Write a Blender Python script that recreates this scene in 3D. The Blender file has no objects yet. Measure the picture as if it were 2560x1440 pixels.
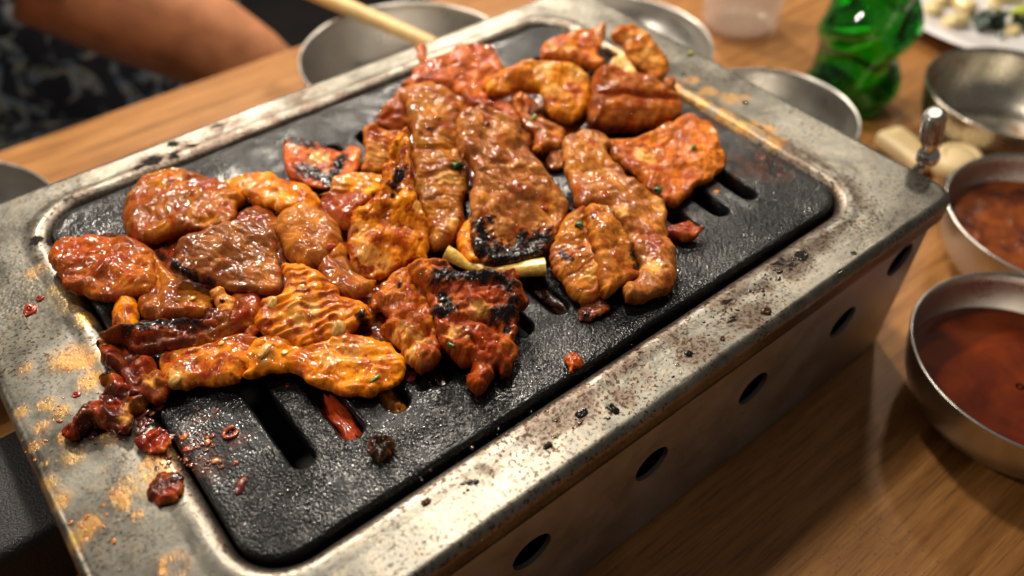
import bpy, math, random
import numpy as np
from mathutils import Vector, Matrix

# ------------------------------------------------------------------ camera, world, lamps, exposure
H = 0.1132                                   # grill top above the table (table top is z = 0)
CAM = np.array([0.0363, -0.11784, 0.26643 + H])
YAW, PITCH, ROLL, FPX = 0.904074, 0.792659, -0.002056, 2076.19
SC = bpy.context.scene
COL = SC.collection

def _axes():
    f = np.array([math.cos(YAW)*math.cos(PITCH), math.sin(YAW)*math.cos(PITCH), -math.sin(PITCH)])
    r = np.array([math.sin(YAW), -math.cos(YAW), 0.0])
    u = np.cross(r, f)
    c, s = math.cos(ROLL), math.sin(ROLL)
    return r*c + u*s, u*c - r*s, f
RX, UX, FX = _axes()

cd = bpy.data.cameras.new('camera')
cam = bpy.data.objects.new('camera', cd)
COL.objects.link(cam)
cam.matrix_world = Matrix(((RX[0], UX[0], -FX[0], CAM[0]), (RX[1], UX[1], -FX[1], CAM[1]),
                           (RX[2], UX[2], -FX[2], CAM[2]), (0, 0, 0, 1)))
cd.sensor_width = 36.0
cd.lens = 36.0*FPX/2560.0
cd.clip_start, cd.clip_end = 0.01, 50.0
cd.dof.use_dof = True
cd.dof.focus_distance = 0.345
cd.dof.aperture_fstop = 4.6
SC.camera = cam

w = bpy.data.worlds.new('World')
SC.world = w
w.use_nodes = True
bg = w.node_tree.nodes['Background']
bg.inputs[0].default_value = (1.0, 0.90, 0.78, 1)
bg.inputs[1].default_value = 0.105

def lamp(name, loc, aim, size, watts, col):
    l = bpy.data.lights.new(name, 'AREA')
    l.shape = 'DISK'; l.size = size; l.energy = watts; l.color = col
    o = bpy.data.objects.new(name, l)
    COL.objects.link(o)
    o.location = loc
    d = Vector(aim) - Vector(loc)
    o.rotation_euler = d.to_track_quat('-Z', 'Y').to_euler()
    return o
WARM = (1.0, 0.90, 0.75)
lamp('pendant_and_added_lamp', (0.36, 0.34, H + 0.68), (0.25, 0.12, H), 0.08, 2.7, WARM)
lamp('pendant_and_added_lamp', (1.12, 0.46, H + 0.72), (0.3, 0.1, H), 0.08, 2.0, WARM)
lamp('pendant_and_added_lamp', (-0.62, 0.62, H + 0.85), (0.2, 0.2, H), 0.08, 4.0, WARM)
lamp('pendant_and_added_lamp', (0.34, 1.10, H + 0.80), (0.2, 0.4, H), 0.08, 11.0, WARM)  # unseen, added for glints and to brighten the far table
lamp('pendant_and_added_lamp', (0.98, 1.15, H + 0.90), (0.5, 0.3, H), 0.08, 11.0, WARM)  # unseen, added at the rear for more glints
lamp('added_ceiling_fill', (0.5, 1.1, H + 1.5), (0.2, 0.1, H), 0.9, 3.5, (1.0, 0.92, 0.82))  # unseen, added overhead as broad dim fill

vs = SC.view_settings
vs.view_transform = 'Standard'; vs.look = 'None'; vs.exposure = 0.12; vs.gamma = 1.0
SC.render.engine = 'CYCLES'
SC.cycles.use_denoising = True
SC.cycles.use_adaptive_sampling = False
SC.cycles.sample_clamp_indirect = 4.0
SC.cycles.max_bounces = 8

# ------------------------------------------------------------------ pixels to places
def ray(px, py):
    return RX*(px - 1280)/FPX - UX*(py - 720)/FPX + FX
def at(px, py, z):
    d = ray(px, py)
    return CAM + d*((z - CAM[2])/d[2])
def at_y(px, py, y):
    d = ray(px, py)
    return CAM + d*((y - CAM[1])/d[1])
def on_plane(P, p0, n):
    P = np.asarray(P, float)
    d = RX[None]*((P[:, :1] - 1280)/FPX) - UX[None]*((P[:, 1:2] - 720)/FPX) + FX[None]
    t = ((p0 - CAM) @ n)/(d @ n)
    return CAM[None] + d*t[:, None]
CROP = dict(A=(0, 350), B=(600, 350), C=(850, 0), D=(1200, 250), E=(0, 800), F=(600, 700), G=(1660, 0),
            H=(1660, 500), I=(1660, 934), J=(0, 934), K=(850, 934), M=(1300, 500))
KS = 2560/900.0
def px(s):
    """'A 10,20 30,40 B 5,6' -> photograph pixels; a letter picks the close-up the numbers were read in."""
    o, k, out = (0, 0), 1.0, []
    for t in s.split():
        if t in CROP: o, k = CROP[t], KS
        elif t == '@': o, k = (0, 0), 1.0
        else:
            v = [float(q) for q in t.split(',')]
            out.append([o[0] + v[0]/k, o[1] + v[1]/k] + [q/k for q in v[2:]])
    return np.array(out)

# ------------------------------------------------------------------ noise
def perlin(x, y, seed=0):
    xi = np.floor(x).astype(np.int64); yi = np.floor(y).astype(np.int64)
    fx, fy = x - xi, y - yi
    def g(ix, iy, dx, dy):
        h = (ix*374761393 + iy*668265263 + seed*974634777) & 0xffffffff
        h = ((h ^ (h >> 13))*1274126177) & 0xffffffff
        a = (h ^ (h >> 16))/4294967296.0*6.2831853
        return np.cos(a)*dx + np.sin(a)*dy
    u, v = fx*fx*fx*(fx*(fx*6 - 15) + 10), fy*fy*fy*(fy*(fy*6 - 15) + 10)
    a, b = g(xi, yi, fx, fy), g(xi + 1, yi, fx - 1, fy)
    c, d = g(xi, yi + 1, fx, fy - 1), g(xi + 1, yi + 1, fx - 1, fy - 1)
    return (a + (b - a)*u + (c + (d - c)*u - a - (b - a)*u)*v)*1.5
def fbm(x, y, seed=0, o=4, g=0.5):
    s, a = np.zeros_like(x), 1.0
    for i in range(o):
        s += a*perlin(x*2**i + 17.3*i, y*2**i - 9.1*i, seed + i); a *= g
    return s
def sstep(a, b, x):
    t = np.clip((x - a)/(b - a), 0, 1)
    return t*t*(3 - 2*t)

# ------------------------------------------------------------------ objects
def mesh(name, V, F, mat, parent=None, attrs=None, smooth=True, color=None, sharp=None):
    me = bpy.data.meshes.new(name)
    V = np.asarray(V, np.float32)
    me.from_pydata(V.tolist() if len(V) < 3000 else [], [], F if len(V) < 3000 else [])
    if len(V) >= 3000:
        F4 = [f for f in F]
        me.vertices.add(len(V)); me.vertices.foreach_set('co', V.ravel())
        tot = np.array([len(f) for f in F4], np.int32)
        loops = np.concatenate([np.asarray(f, np.int32) for f in F4]) if not isinstance(F, np.ndarray) else F.astype(np.int32).ravel()
        me.loops.add(len(loops)); me.loops.foreach_set('vertex_index', loops)
        me.polygons.add(len(tot))
        me.polygons.foreach_set('loop_start', np.concatenate([[0], np.cumsum(tot)[:-1]]).astype(np.int32))
        me.update(calc_edges=True)
    me.validate()
    me.polygons.foreach_set('use_smooth', np.full(len(me.polygons), smooth))
    if sharp is not None:
        me.set_sharp_from_angle(angle=math.radians(sharp))
    if attrs and len(me.vertices) == len(V):
        for k, v in attrs.items():
            a = me.attributes.new(k, 'FLOAT', 'POINT')
            a.data.foreach_set('value', np.asarray(v, np.float32))
    me.update()
    if mat: me.materials.append(mat)
    o = bpy.data.objects.new(name, me)
    COL.objects.link(o)
    if parent: o.parent = parent
    if color: o.color = tuple(color) + (1,)
    return o
def tag(o, label=None, cat=None, group=None, kind=None):
    if label: o['label'] = label
    if cat: o['category'] = cat
    if group: o['group'] = group
    if kind: o['kind'] = kind
    return o
def empty(name, loc, label, cat, group=None):
    o = bpy.data.objects.new(name, None)
    o.empty_display_size = 0.01
    COL.objects.link(o); o.location = loc
    return tag(o, label, cat, group)
def shift(V, p):
    return np.asarray(V, float) - np.asarray(p, float)[None]

def lathe(prof, n=64, squash=None):
    """prof: (radius, z) list, a radius of 0 closes the pole."""
    V, F, rings = [], [], []
    for r, z in prof:
        if r <= 1e-7:
            rings.append([len(V)]); V.append((0, 0, z)); continue
        ids = []
        for k in range(n):
            a = 2*math.pi*k/n
            rr, zz = (r, z) if squash is None else squash(r, z, a)
            ids.append(len(V)); V.append((rr*math.cos(a), rr*math.sin(a), zz))
        rings.append(ids)
    for A, B in zip(rings, rings[1:]):
        if len(A) == 1 and len(B) == 1: continue
        for k in range(n):
            j = (k + 1) % n
            if len(A) == 1: F.append((A[0], B[k], B[j]))
            elif len(B) == 1: F.append((A[k], A[j], B[0]))
            else: F.append((A[k], A[j], B[j], B[k]))
    return np.array(V), F
def tube(path, radii, n=12, squash=1.0, caps=True):
    path = [np.asarray(p, float) for p in path]
    V, F = [], []
    up0 = np.array([0, 0, 1.0])
    N = len(path)
    prevx = None
    for i, p in enumerate(path):
        t = path[min(i + 1, N - 1)] - path[max(i - 1, 0)]
        t = t/np.linalg.norm(t)
        if prevx is None:
            x = np.cross(t, up0 if abs(t[2]) < 0.9 else np.array([1.0, 0, 0]))
        else: x = prevx - t*(prevx @ t)
        x /= np.linalg.norm(x); prevx = x
        y = np.cross(x, t)
        for k in range(n):
            a = 2*math.pi*k/n
            V.append(p + radii[i]*(x*math.cos(a) + y*math.sin(a)*squash))
    for i in range(N - 1):
        for k in range(n):
            j = (k + 1) % n
            F.append((i*n + k, i*n + j, (i + 1)*n + j, (i + 1)*n + k))
    if caps:
        F.append(tuple(range(n))[::-1]); F.append(tuple((N - 1)*n + k for k in range(n)))
    return np.array(V), F
def join(parts):
    V, F, o = [], [], 0
    for v, f in parts:
        V.append(np.asarray(v)); F += [tuple(i + o for i in q) for q in f]; o += len(v)
    return np.concatenate(V), F
def catmull(P, per=6, closed=True):
    P = np.asarray(P, float); n = len(P); out = []
    m = n if closed else n - 1
    for i in range(m):
        a, b, c, d = (P[(i - 1) % n], P[i], P[(i + 1) % n], P[(i + 2) % n]) if closed else \
            (P[max(i - 1, 0)], P[i], P[i + 1], P[min(i + 2, n - 1)])
        for k in range(per):
            t = k/per
            out.append(0.5*(2*b + (c - a)*t + (2*a - 5*b + 4*c - d)*t*t + (3*b - a - 3*c + d)*t**3))
    if not closed: out.append(P[-1])
    return np.array(out)
def rbox(x0, x1, y0, y1, z0, z1, r, n=4):
    """box with rounded vertical and top/bottom edges"""
    V, F, N = [], [], 0
    prof = [(r*(1 - math.cos(a)), z0 + r*(1 - math.sin(a))) for a in [math.pi/2*k/n for k in range(n, -1, -1)]]
    prof = [(r - r*math.sin(math.pi/2*k/n), z0 + r - r*math.cos(math.pi/2*k/n)) for k in range(n + 1)]
    prof += [(r - r*math.cos(math.pi/2*k/n), z1 - r + r*math.sin(math.pi/2*k/n)) for k in range(n + 1)]
    rings = []
    for ins, z in prof:
        ring = rrect(x0 + ins, x1 - ins, y0 + ins, y1 - ins, max(r*1.2 - ins, 1e-4), 6, 2)
        rings.append(np.c_[ring, np.full(len(ring), z)])
    return loft(rings, True)
def rrect(x0, x1, y0, y1, r, nc=10, ns=40):
    """rounded rectangle, anticlockwise, the same number of points whatever its size"""
    P = []
    c = [(x1 - r, y0 + r, -90), (x1 - r, y1 - r, 0), (x0 + r, y1 - r, 90), (x0 + r, y0 + r, 180)]
    for i, (cx, cy, a0) in enumerate(c):
        arc = [(cx + r*math.cos(math.radians(a0 + 90*k/nc)), cy + r*math.sin(math.radians(a0 + 90*k/nc))) for k in range(nc + 1)]
        P += arc
        nx = c[(i + 1) % 4]
        b = (nx[0] + r*math.cos(math.radians(nx[2])), nx[1] + r*math.sin(math.radians(nx[2])))
        e = arc[-1]
        for k in range(1, ns):
            P.append((e[0] + (b[0] - e[0])*k/ns, e[1] + (b[1] - e[1])*k/ns))
    return np.array(P)
def loft(rings, caps=False):
    n = len(rings[0]); F = []
    for i in range(len(rings) - 1):
        for k in range(n):
            j = (k + 1) % n
            F.append((i*n + k, i*n + j, (i + 1)*n + j, (i + 1)*n + k))
    if caps:
        F.append(tuple(range(n))[::-1]); F.append(tuple((len(rings) - 1)*n + k for k in range(n)))
    return np.concatenate(rings), F

# ------------------------------------------------------------------ materials
class NT:
    def __init__(s, name):
        s.m = bpy.data.materials.new(name); s.m.use_nodes = True
        s.t = s.m.node_tree; s.n = s.t.nodes; s.bsdf = s.n['Principled BSDF']
    def new(s, typ, **kw):
        o = s.n.new(typ)
        for k, v in kw.items(): setattr(o, k, v)
        return o
    def put(s, sock, v):
        if hasattr(v, 'is_output'): s.t.links.new(v, sock)
        elif isinstance(v, (tuple, list)) and len(v) == 3 and sock.type == 'RGBA': sock.default_value = tuple(v) + (1,)
        else: sock.default_value = v
        return s
    def set(s, **kw):
        for k, v in kw.items(): s.put(s.bsdf.inputs[k.replace('_', ' ')], v)
    def coord(s, scale=(1, 1, 1), rot=(0, 0, 0), kind='Object'):
        c = s.new('ShaderNodeTexCoord'); m = s.new('ShaderNodeMapping')
        s.t.links.new(c.outputs[kind], m.inputs[0])
        m.inputs['Scale'].default_value = scale; m.inputs['Rotation'].default_value = rot
        return m.outputs[0]
    def noise(s, vec, scale, detail=4, rough=0.55, dist=0.0):
        o = s.new('ShaderNodeTexNoise'); s.put(o.inputs['Vector'], vec)
        o.inputs['Scale'].default_value = scale; o.inputs['Detail'].default_value = detail
        o.inputs['Roughness'].default_value = rough; o.inputs['Distortion'].default_value = dist
        return o.outputs[0]
    def voro(s, vec, scale, feature='F1', out=0):
        o = s.new('ShaderNodeTexVoronoi', feature=feature); s.put(o.inputs['Vector'], vec)
        o.inputs['Scale'].default_value = scale
        return o.outputs[out]
    def ramp(s, fac, *stops):
        o = s.new('ShaderNodeValToRGB'); s.put(o.inputs[0], fac)
        e = o.color_ramp.elements
        while len(e) < len(stops): e.new(0.5)
        for el, (p, c) in zip(e, stops):
            el.position = p; el.color = tuple(c) + (1,) if isinstance(c, (tuple, list)) else (c, c, c, 1)
        return o.outputs[0]
    def mix(s, f, a, b, mode='MIX'):
        o = s.new('ShaderNodeMix', data_type='RGBA', blend_type=mode)
        s.put(o.inputs[0], f); s.put(o.inputs[6], a); s.put(o.inputs[7], b)
        return o.outputs[2]
    def math(s, op, a, b=0.0, clamp=False):
        o = s.new('ShaderNodeMath', operation=op, use_clamp=clamp)
        s.put(o.inputs[0], a); s.put(o.inputs[1], b)
        return o.outputs[0]
    def attr(s, name):
        o = s.new('ShaderNodeAttribute'); o.attribute_name = name
        return o.outputs['Fac']
    def objcol(s):
        return s.new('ShaderNodeObjectInfo').outputs['Color']
    def rnd(s):
        return s.new('ShaderNodeObjectInfo').outputs['Random']
    def bump(s, h, strength, dist, prev=None):
        o = s.new('ShaderNodeBump'); o.inputs['Strength'].default_value = strength
        o.inputs['Distance'].default_value = dist
        s.put(o.inputs['Height'], h)
        if prev is not None: s.put(o.inputs['Normal'], prev)
        return o.outputs[0]

def mat_meat():
    t = NT('cooked_meat')
    v = t.coord()
    n1 = t.noise(v, 110, 5, 0.62); n2 = t.noise(v, 420, 5, 0.62); n3 = t.noise(v, 1300, 3, 0.6)
    big = t.noise(v, 45, 3, 0.5)
    fibre = t.attr('fibre')
    base = t.mix(1.0, t.objcol(), t.ramp(big, (0.34, (0.66, 0.50, 0.40)), (0.5, (1, 1, 1)), (0.66, (1.22, 1.32, 1.3))), 'MULTIPLY')
    base = t.mix(t.ramp(t.noise(v, 60, 3, 0.55), (0.5, 0.0), (0.66, 0.55)), base, t.mix(0.5, base, (0.78, 0.29, 0.012)))
    base = t.mix(1.0, base, t.ramp(n1, (0.30, (0.74, 0.62, 0.54)), (0.5, (1, 1, 1)), (0.72, (1.16, 1.2, 1.2))), 'MULTIPLY')
    base = t.mix(1.0, base, t.ramp(fibre, (0.0, (0.66, 0.52, 0.44)), (0.5, (1, 1, 1)), (1.0, (1.22, 1.3, 1.3))), 'MULTIPLY')
    base = t.mix(1.0, base, t.ramp(n2, (0.32, (0.84, 0.76, 0.70)), (0.52, (1.0, 1.0, 1.0)), (0.72, (1.12, 1.15, 1.15))), 'MULTIPLY')
    base = t.mix(1.0, base, (0.97, 0.86, 0.52), 'MULTIPLY')
    fat, sauce, char, rim = t.attr('fat'), t.attr('sauce'), t.attr('char'), t.attr('rim')
    base = t.mix(t.math('MULTIPLY', fat, t.ramp(n1, (0.3, 0.35), (0.6, 1.0))), base, t.mix(n2, (0.74, 0.30, 0.035), (0.86, 0.50, 0.15)))
    rm = t.math('MULTIPLY', rim, t.ramp(n1, (0.3, 0.8), (0.62, 0.05)))
    base = t.mix(rm, base, (0.17, 0.026, 0.008))
    sm = t.math('MULTIPLY', sauce, t.ramp(n2, (0.28, 0.15), (0.55, 1.0)))
    base = t.mix(sm, base, t.mix(n1, (0.15, 0.010, 0.002), (0.46, 0.050, 0.003)))
    sp2 = t.math('MULTIPLY', t.ramp(t.voro(v, 620), (0.12, 1.0), (0.22, 0.0)), t.ramp(t.noise(v, 210, 2), (0.48, 0.0), (0.58, 0.8)))
    base = t.mix(sp2, base, t.mix(t.ramp(t.noise(v, 330, 1), (0.48, 0.0), (0.52, 1.0)), (0.10, 0.012, 0.004), (0.80, 0.36, 0.06)))
    fl = t.ramp(t.voro(v, 300), (0.10, 1.0), (0.16, 0.0))
    fl = t.math('MULTIPLY', fl, t.ramp(t.noise(v, 150, 2), (0.49, 0.0), (0.56, 1.0)))
    base = t.mix(t.math('MULTIPLY', fl, 0.85), base, (0.36, 0.018, 0.004))
    cm = t.ramp(t.math('ADD', char, t.math('MULTIPLY', t.math('SUBTRACT', n2, 0.5), 0.7)), (0.50, 0.0), (0.88, 1.0))
    base = t.mix(t.ramp(t.math('ADD', char, t.math('MULTIPLY', t.math('SUBTRACT', n1, 0.5), 0.35)), (0.03, 0.0), (0.48, 0.95)), base, (0.085, 0.016, 0.005))
    base = t.mix(cm, base, (0.007, 0.0065, 0.0065))
    g1 = t.noise(v, 330, 1.5, 0.4); g2 = t.noise(v, 700, 1.5, 0.4)
    gl = t.math('ADD', t.math('MULTIPLY', g1, 1.0), t.math('MULTIPLY', g2, 0.55))
    rough_skin = t.math('ADD', 0.35, t.math('MULTIPLY', char, 1.6))
    b = t.bump(t.math('MULTIPLY', t.math('ADD', gl, t.math('ADD', t.math('MULTIPLY', n2, 0.8), t.math('MULTIPLY', n3, 0.5))), rough_skin), 0.7, 0.0009)
    b2 = t.bump(t.math('MULTIPLY', t.math('ADD', g1, t.math('MULTIPLY', g2, 0.6)), t.math('ADD', 0.8, char)), 1.0, 0.00036)
    t.set(Base_Color=base, Roughness=0.6, Normal=b, IOR=1.45, Specular_IOR_Level=0.04,
          Coat_Weight=t.ramp(t.noise(v, 120, 3), (0.36, 0.72), (0.64, 0.18)), Coat_Roughness=0.10, Coat_IOR=1.55)
    t.put(t.bsdf.inputs['Coat Normal'], b2)
    return t.m
def mat_plate():
    t = NT('cast_iron')
    v = t.coord()
    n1 = t.noise(v, 35, 5, 0.62); n2 = t.noise(v, 480, 4, 0.65); n3 = t.noise(v, 1500, 2)
    st = t.noise(t.coord((1.0, 3.2, 1)), 330, 3)
    res = t.attr('residue')
    c = t.mix(t.ramp(n1, (0.4, 0.0), (0.7, 1.0)), (0.004, 0.0042, 0.005), (0.013, 0.013, 0.0145))
    c = t.mix(t.math('MULTIPLY', res, t.ramp(n2, (0.35, 0.2), (0.6, 1.0))), c, (0.075, 0.024, 0.012))
    oil = t.ramp(t.noise(v, 28, 4, 0.6, 0.4), (0.46, 1.0), (0.60, 0.22))
    dome = t.voro(t.coord((1.0, 0.85, 1)), 880)
    h = t.math('MULTIPLY', t.math('ADD', t.math('MULTIPLY', dome, -1.1), t.math('ADD', t.noise(v, 1150, 1, 0.5), t.math('MULTIPLY', st, 0.15))), oil)
    b = t.bump(h, 1.0, 0.00040)
    rg = t.ramp(t.noise(v, 60, 4, 0.6), (0.35, 0.20), (0.65, 0.38))
    t.set(Base_Color=c, Roughness=0.4, Normal=b, Specular_IOR_Level=0.12, Coat_Weight=t.ramp(t.noise(v, 22, 4, 0.6), (0.38, 0.15), (0.62, 0.75)), Coat_Roughness=t.ramp(t.noise(v, 50, 3), (0.4, 0.08), (0.62, 0.13)), Coat_IOR=1.5)
    t.put(t.bsdf.inputs['Coat Normal'], b)
    return t.m
def mat_frame():
    t = NT('stained_steel')
    v = t.coord()
    n1 = t.noise(v, 30, 6, 0.65); n2 = t.noise(v, 260, 5, 0.65); n3 = t.noise(v, 900, 4, 0.6)
    spk = t.noise(v, 620, 3, 0.6)
    carb, stain, gre = t.attr('carbon'), t.attr('stain'), t.attr('grease')
    c = t.mix(t.ramp(n1, (0.35, 0.0), (0.65, 1.0)), (0.14, 0.133, 0.115), (0.25, 0.24, 0.21))
    c = t.mix(t.ramp(n2, (0.45, 0.0), (0.72, 0.55)), c, (0.33, 0.27, 0.19))
    sm = t.math('MULTIPLY', t.ramp(t.math('ADD', stain, t.math('MULTIPLY', t.math('SUBTRACT', n2, 0.5), 0.9)), (0.15, 0.0), (0.75, 1.0)), 0.92)
    sm = t.math('MULTIPLY', sm, t.ramp(t.noise(v, 620, 5, 0.72), (0.36, 0.45), (0.56, 1.0)))
    c = t.mix(sm, c, t.mix(n1, (0.035, 0.020, 0.014), (0.12, 0.07, 0.045)))
    sk = t.math('MULTIPLY', t.ramp(spk, (0.545, 0.0), (0.60, 1.0)), t.math('ADD', t.ramp(t.noise(v, 24, 3), (0.40, 0.10), (0.60, 0.8)), t.math('MULTIPLY', stain, 1.4)), True)
    c = t.mix(sk, c, (0.05, 0.028, 0.016))
    film = t.ramp(t.math('ADD', gre, t.math('MULTIPLY', t.math('SUBTRACT', t.noise(v, 210, 5, 0.68), 0.5), 2.0)), (0.56, 0.0), (0.95, 0.7))
    fleck = t.ramp(t.math('ADD', t.math('MULTIPLY', gre, 0.55), t.math('MULTIPLY', t.math('SUBTRACT', t.noise(t.coord((1.0, 0.6, 1)), 520, 4, 0.65), 0.5), 1.9)), (0.40, 0.0), (0.60, 0.75))
    gm = t.math('MAXIMUM', film, t.math('MULTIPLY', fleck, t.ramp(gre, (0.05, 0.0), (0.25, 1.0))))
    gm = t.math('MAXIMUM', t.math('MULTIPLY', gm, 0.8), t.math('MULTIPLY', t.ramp(t.math('ADD', gre, t.math('MULTIPLY', t.math('SUBTRACT', t.noise(v, 60, 5, 0.65), 0.5), 0.9)), (0.1, 0.0), (0.9, 0.5)), 0.7))
    gcol = t.mix(t.ramp(t.noise(v, 75, 3), (0.40, 0.0), (0.6, 1.0)), (0.50, 0.30, 0.06), (0.66, 0.27, 0.010))
    gcol = t.mix(t.ramp(t.noise(v, 140, 3), (0.55, 0.0), (0.68, 0.8)), gcol, (0.30, 0.075, 0.008))
    c = t.mix(gm, c, gcol)
    cm = t.ramp(t.math('ADD', carb, t.math('MULTIPLY', t.math('SUBTRACT', n2, 0.5), 1.4)), (0.36, 0.0), (0.52, 1.0))
    c = t.mix(cm, c, t.mix(n3, (0.008, 0.007, 0.006), (0.022, 0.018, 0.015)))
    dirt = t.math('MAXIMUM', t.math('MAXIMUM', cm, t.math('MULTIPLY', gm, 0.42)), t.math('MULTIPLY', sm, 0.2))
    h = t.math('ADD', t.math('MULTIPLY', n3, 0.6), t.math('MULTIPLY', n2, t.math('ADD', 0.5, t.math('MULTIPLY', dirt, 2.0))))
    brush = t.noise(t.coord((1, 40, 1)), 45, 3)
    bub = t.math('ADD', t.math('MULTIPLY', t.noise(v, 230, 2), t.ramp(t.noise(v, 16, 3), (0.48, 0.0), (0.66, 0.4))), t.math('MULTIPLY', t.voro(v, 620), t.ramp(t.noise(v, 20, 4, 0.6), (0.46, 0.0), (0.70, 0.22))))
    h = t.math('ADD', t.math('MULTIPLY', h, t.math('ADD', 0.12, dirt)), t.math('ADD', t.math('MULTIPLY', brush, 0.10), bub))
    b = t.bump(h, 0.6, 0.0007)
    rg = t.math('ADD', t.ramp(n1, (0.35, 0.30), (0.65, 0.44)), t.math('MULTIPLY', cm, 0.35), True)
    t.set(Base_Color=c, Metallic=t.math('SUBTRACT', 1.0, dirt, True), Roughness=rg, Normal=b, Specular_IOR_Level=t.math('SUBTRACT', 0.5, t.math('MULTIPLY', cm, 0.42)),
          Coat_Weight=t.math('MULTIPLY', gm, 1.0), Coat_Roughness=0.07)
    return t.m
def mat_steel(name, col, r0, r1, dirty=0.0, lines=0.0):
    t = NT(name)
    v = t.coord()
    n1 = t.noise(v, 40, 5, 0.6); n2 = t.noise(v, 300, 4)
    c = t.mix(n1, tuple(q*0.8 for q in col), col)
    d = t.math('MULTIPLY', t.ramp(t.noise(v, 55, 6, 0.65), (0.56, 0.0), (0.68, 1.0)), dirty)
    c = t.mix(d, c, (0.30, 0.13, 0.04))
    t.set(Base_Color=c, Metallic=t.math('SUBTRACT', 1.0, t.math('MULTIPLY', d, 0.7)), Roughness=t.ramp(n1, (0.35, r0), (0.65, r1)),
          Normal=t.bump(t.math('ADD', n2, t.math('MULTIPLY', t.noise(t.coord((1, 1, 60)), 40, 3), lines)), 0.12, 0.0005))
    return t.m
def mat_wood():
    t = NT('oak_table')
    v = t.coord((2.2, 42, 42)); v2 = t.coord((10, 420, 60))
    g1 = t.noise(v, 3.2, 6, 0.62, 0.6); g2 = t.noise(v2, 3.0, 3, 0.6)
    pl = t.noise(t.coord((0.7, 9.0, 1)), 1.0, 1)
    ry = t.noise(t.coord((60, 14, 1)), 1.6, 4, 0.6)
    c = t.ramp(g1, (0.28, (0.19, 0.076, 0.019)), (0.5, (0.35, 0.152, 0.040)), (0.72, (0.47, 0.225, 0.066)))
    c = t.mix(0.55, c, t.ramp(pl, (0.35, (0.8, 0.76, 0.7)), (0.65, (1.12, 1.1, 1.05))), 'MULTIPLY')
    c = t.mix(t.ramp(ry, (0.52, 0.0), (0.7, 0.35)), c, (0.33, 0.15, 0.045))
    c = t.mix(t.ramp(g2, (0.53, 0.0), (0.66, 0.85)), c, (0.115, 0.045, 0.014))
    b = t.bump(t.math('SUBTRACT', 1.0, g2), 0.25, 0.0006)
    b = t.bump(t.noise(t.coord(), 700, 3), 0.12, 0.0006, b)
    t.set(Base_Color=c, Roughness=t.ramp(g1, (0.3, 0.36), (0.7, 0.5)), Normal=b, Specular_IOR_Level=0.45)
    return t.m
def mat_plain(name, col, rough, var=0.15, scale=300, bump=0.2, dist=0.0005, **kw):
    t = NT(name)
    v = t.coord(); n = t.noise(v, scale, 4, 0.6)
    c = col if col else t.objcol()
    c = t.mix(1.0, c, t.ramp(n, (0.3, 1 - var*1.6), (0.7, 1 + var)), 'MULTIPLY')
    t.set(Base_Color=c, Roughness=rough, Normal=t.bump(n, bump, dist))
    t.set(**kw)
    return t.m
def mat_cloth():
    t = NT('floral_cloth')
    v = t.coord()
    n = t.noise(v, 26, 3, 0.6, 1.2); n2 = t.noise(v, 60, 3)
    f = t.ramp(n, (0.53, 0.0), (0.57, 1.0))
    pet = t.mix(t.ramp(n2, (0.4, 0.0), (0.6, 1.0)), (0.30, 0.27, 0.22), (0.12, 0.17, 0.24))
    pet = t.mix(t.ramp(t.noise(v, 44, 2), (0.55, 0.0), (0.62, 1.0)), pet, (0.09, 0.13, 0.09))
    c = t.mix(f, (0.012, 0.013, 0.022), pet)
    t.set(Base_Color=c, Roughness=0.85, Normal=t.bump(t.noise(v, 900, 2), 0.2, 0.0005))
    return t.m
def mat_glass(name, col, rough, ior=1.48):
    t = NT(name)
    t.set(Base_Color=t.mix(t.noise(t.coord(), 30, 3), tuple(q*0.9 for q in col), col), Roughness=rough, Transmission_Weight=1.0, IOR=ior,
          Normal=t.bump(t.noise(t.coord(), 60, 2), 0.06, 0.001))
    return t.m

M_MEAT, M_IRON, M_FRAME, M_WOOD = mat_meat(), mat_plate(), mat_frame(), mat_wood()
M_SIDE = mat_steel('brushed_side_steel', (0.50, 0.50, 0.52), 0.40, 0.54, 0.15, 0.3)
M_BOWL = mat_steel('bowl_steel', (0.60, 0.57, 0.53), 0.26, 0.40, 0.0, 0.5)
M_BOWLD = mat_steel('used_bowl_steel', (0.60, 0.56, 0.48), 0.22, 0.34, 0.8, 0.5)
M_CHROME = mat_steel('chrome', (0.75, 0.76, 0.76), 0.05, 0.10)
M_KNURL = mat_steel('knurled_steel', (0.70, 0.71, 0.71), 0.22, 0.34)
M_DARK = mat_plain('sooty_iron', (0.006, 0.005, 0.005), 0.6)
M_BLACK = mat_plain('black_textured_plastic', (0.006, 0.005, 0.006), 0.32, 0.3, 900, 0.7, 0.0008, Specular_IOR_Level=0.35)
M_CREAM = mat_plain('cream_plastic', (0.74, 0.56, 0.31), 0.4, 0.05, 60, 0.03)
M_BIT = mat_plain('wet_bit', None, 0.22, 0.25, 500, 0.5, 0.0006, Coat_Weight=0.6, Coat_Roughness=0.1, Subsurface_Weight=0.1,
                  Subsurface_Radius=(1.0, 0.5, 0.2), Subsurface_Scale=0.002)
M_SKIN = mat_plain('skin', (0.52, 0.215, 0.10), 0.5, 0.16, 45, 0.05, 0.001, Subsurface_Weight=0.15, Subsurface_Radius=(1.0, 0.35, 0.2), Subsurface_Scale=0.01)
M_CLOTH = mat_cloth()
M_CHOP = mat_plain('bamboo', (0.72, 0.47, 0.19), 0.5, 0.12, 60, 0.1)
M_CHINA = mat_plain('white_china', (0.70, 0.66, 0.66), 0.25, 0.03, 20, 0.02)
M_FLOOR = mat_plain('dark_floor', (0.03, 0.024, 0.022), 0.6, 0.2, 8, 0.1)

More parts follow.
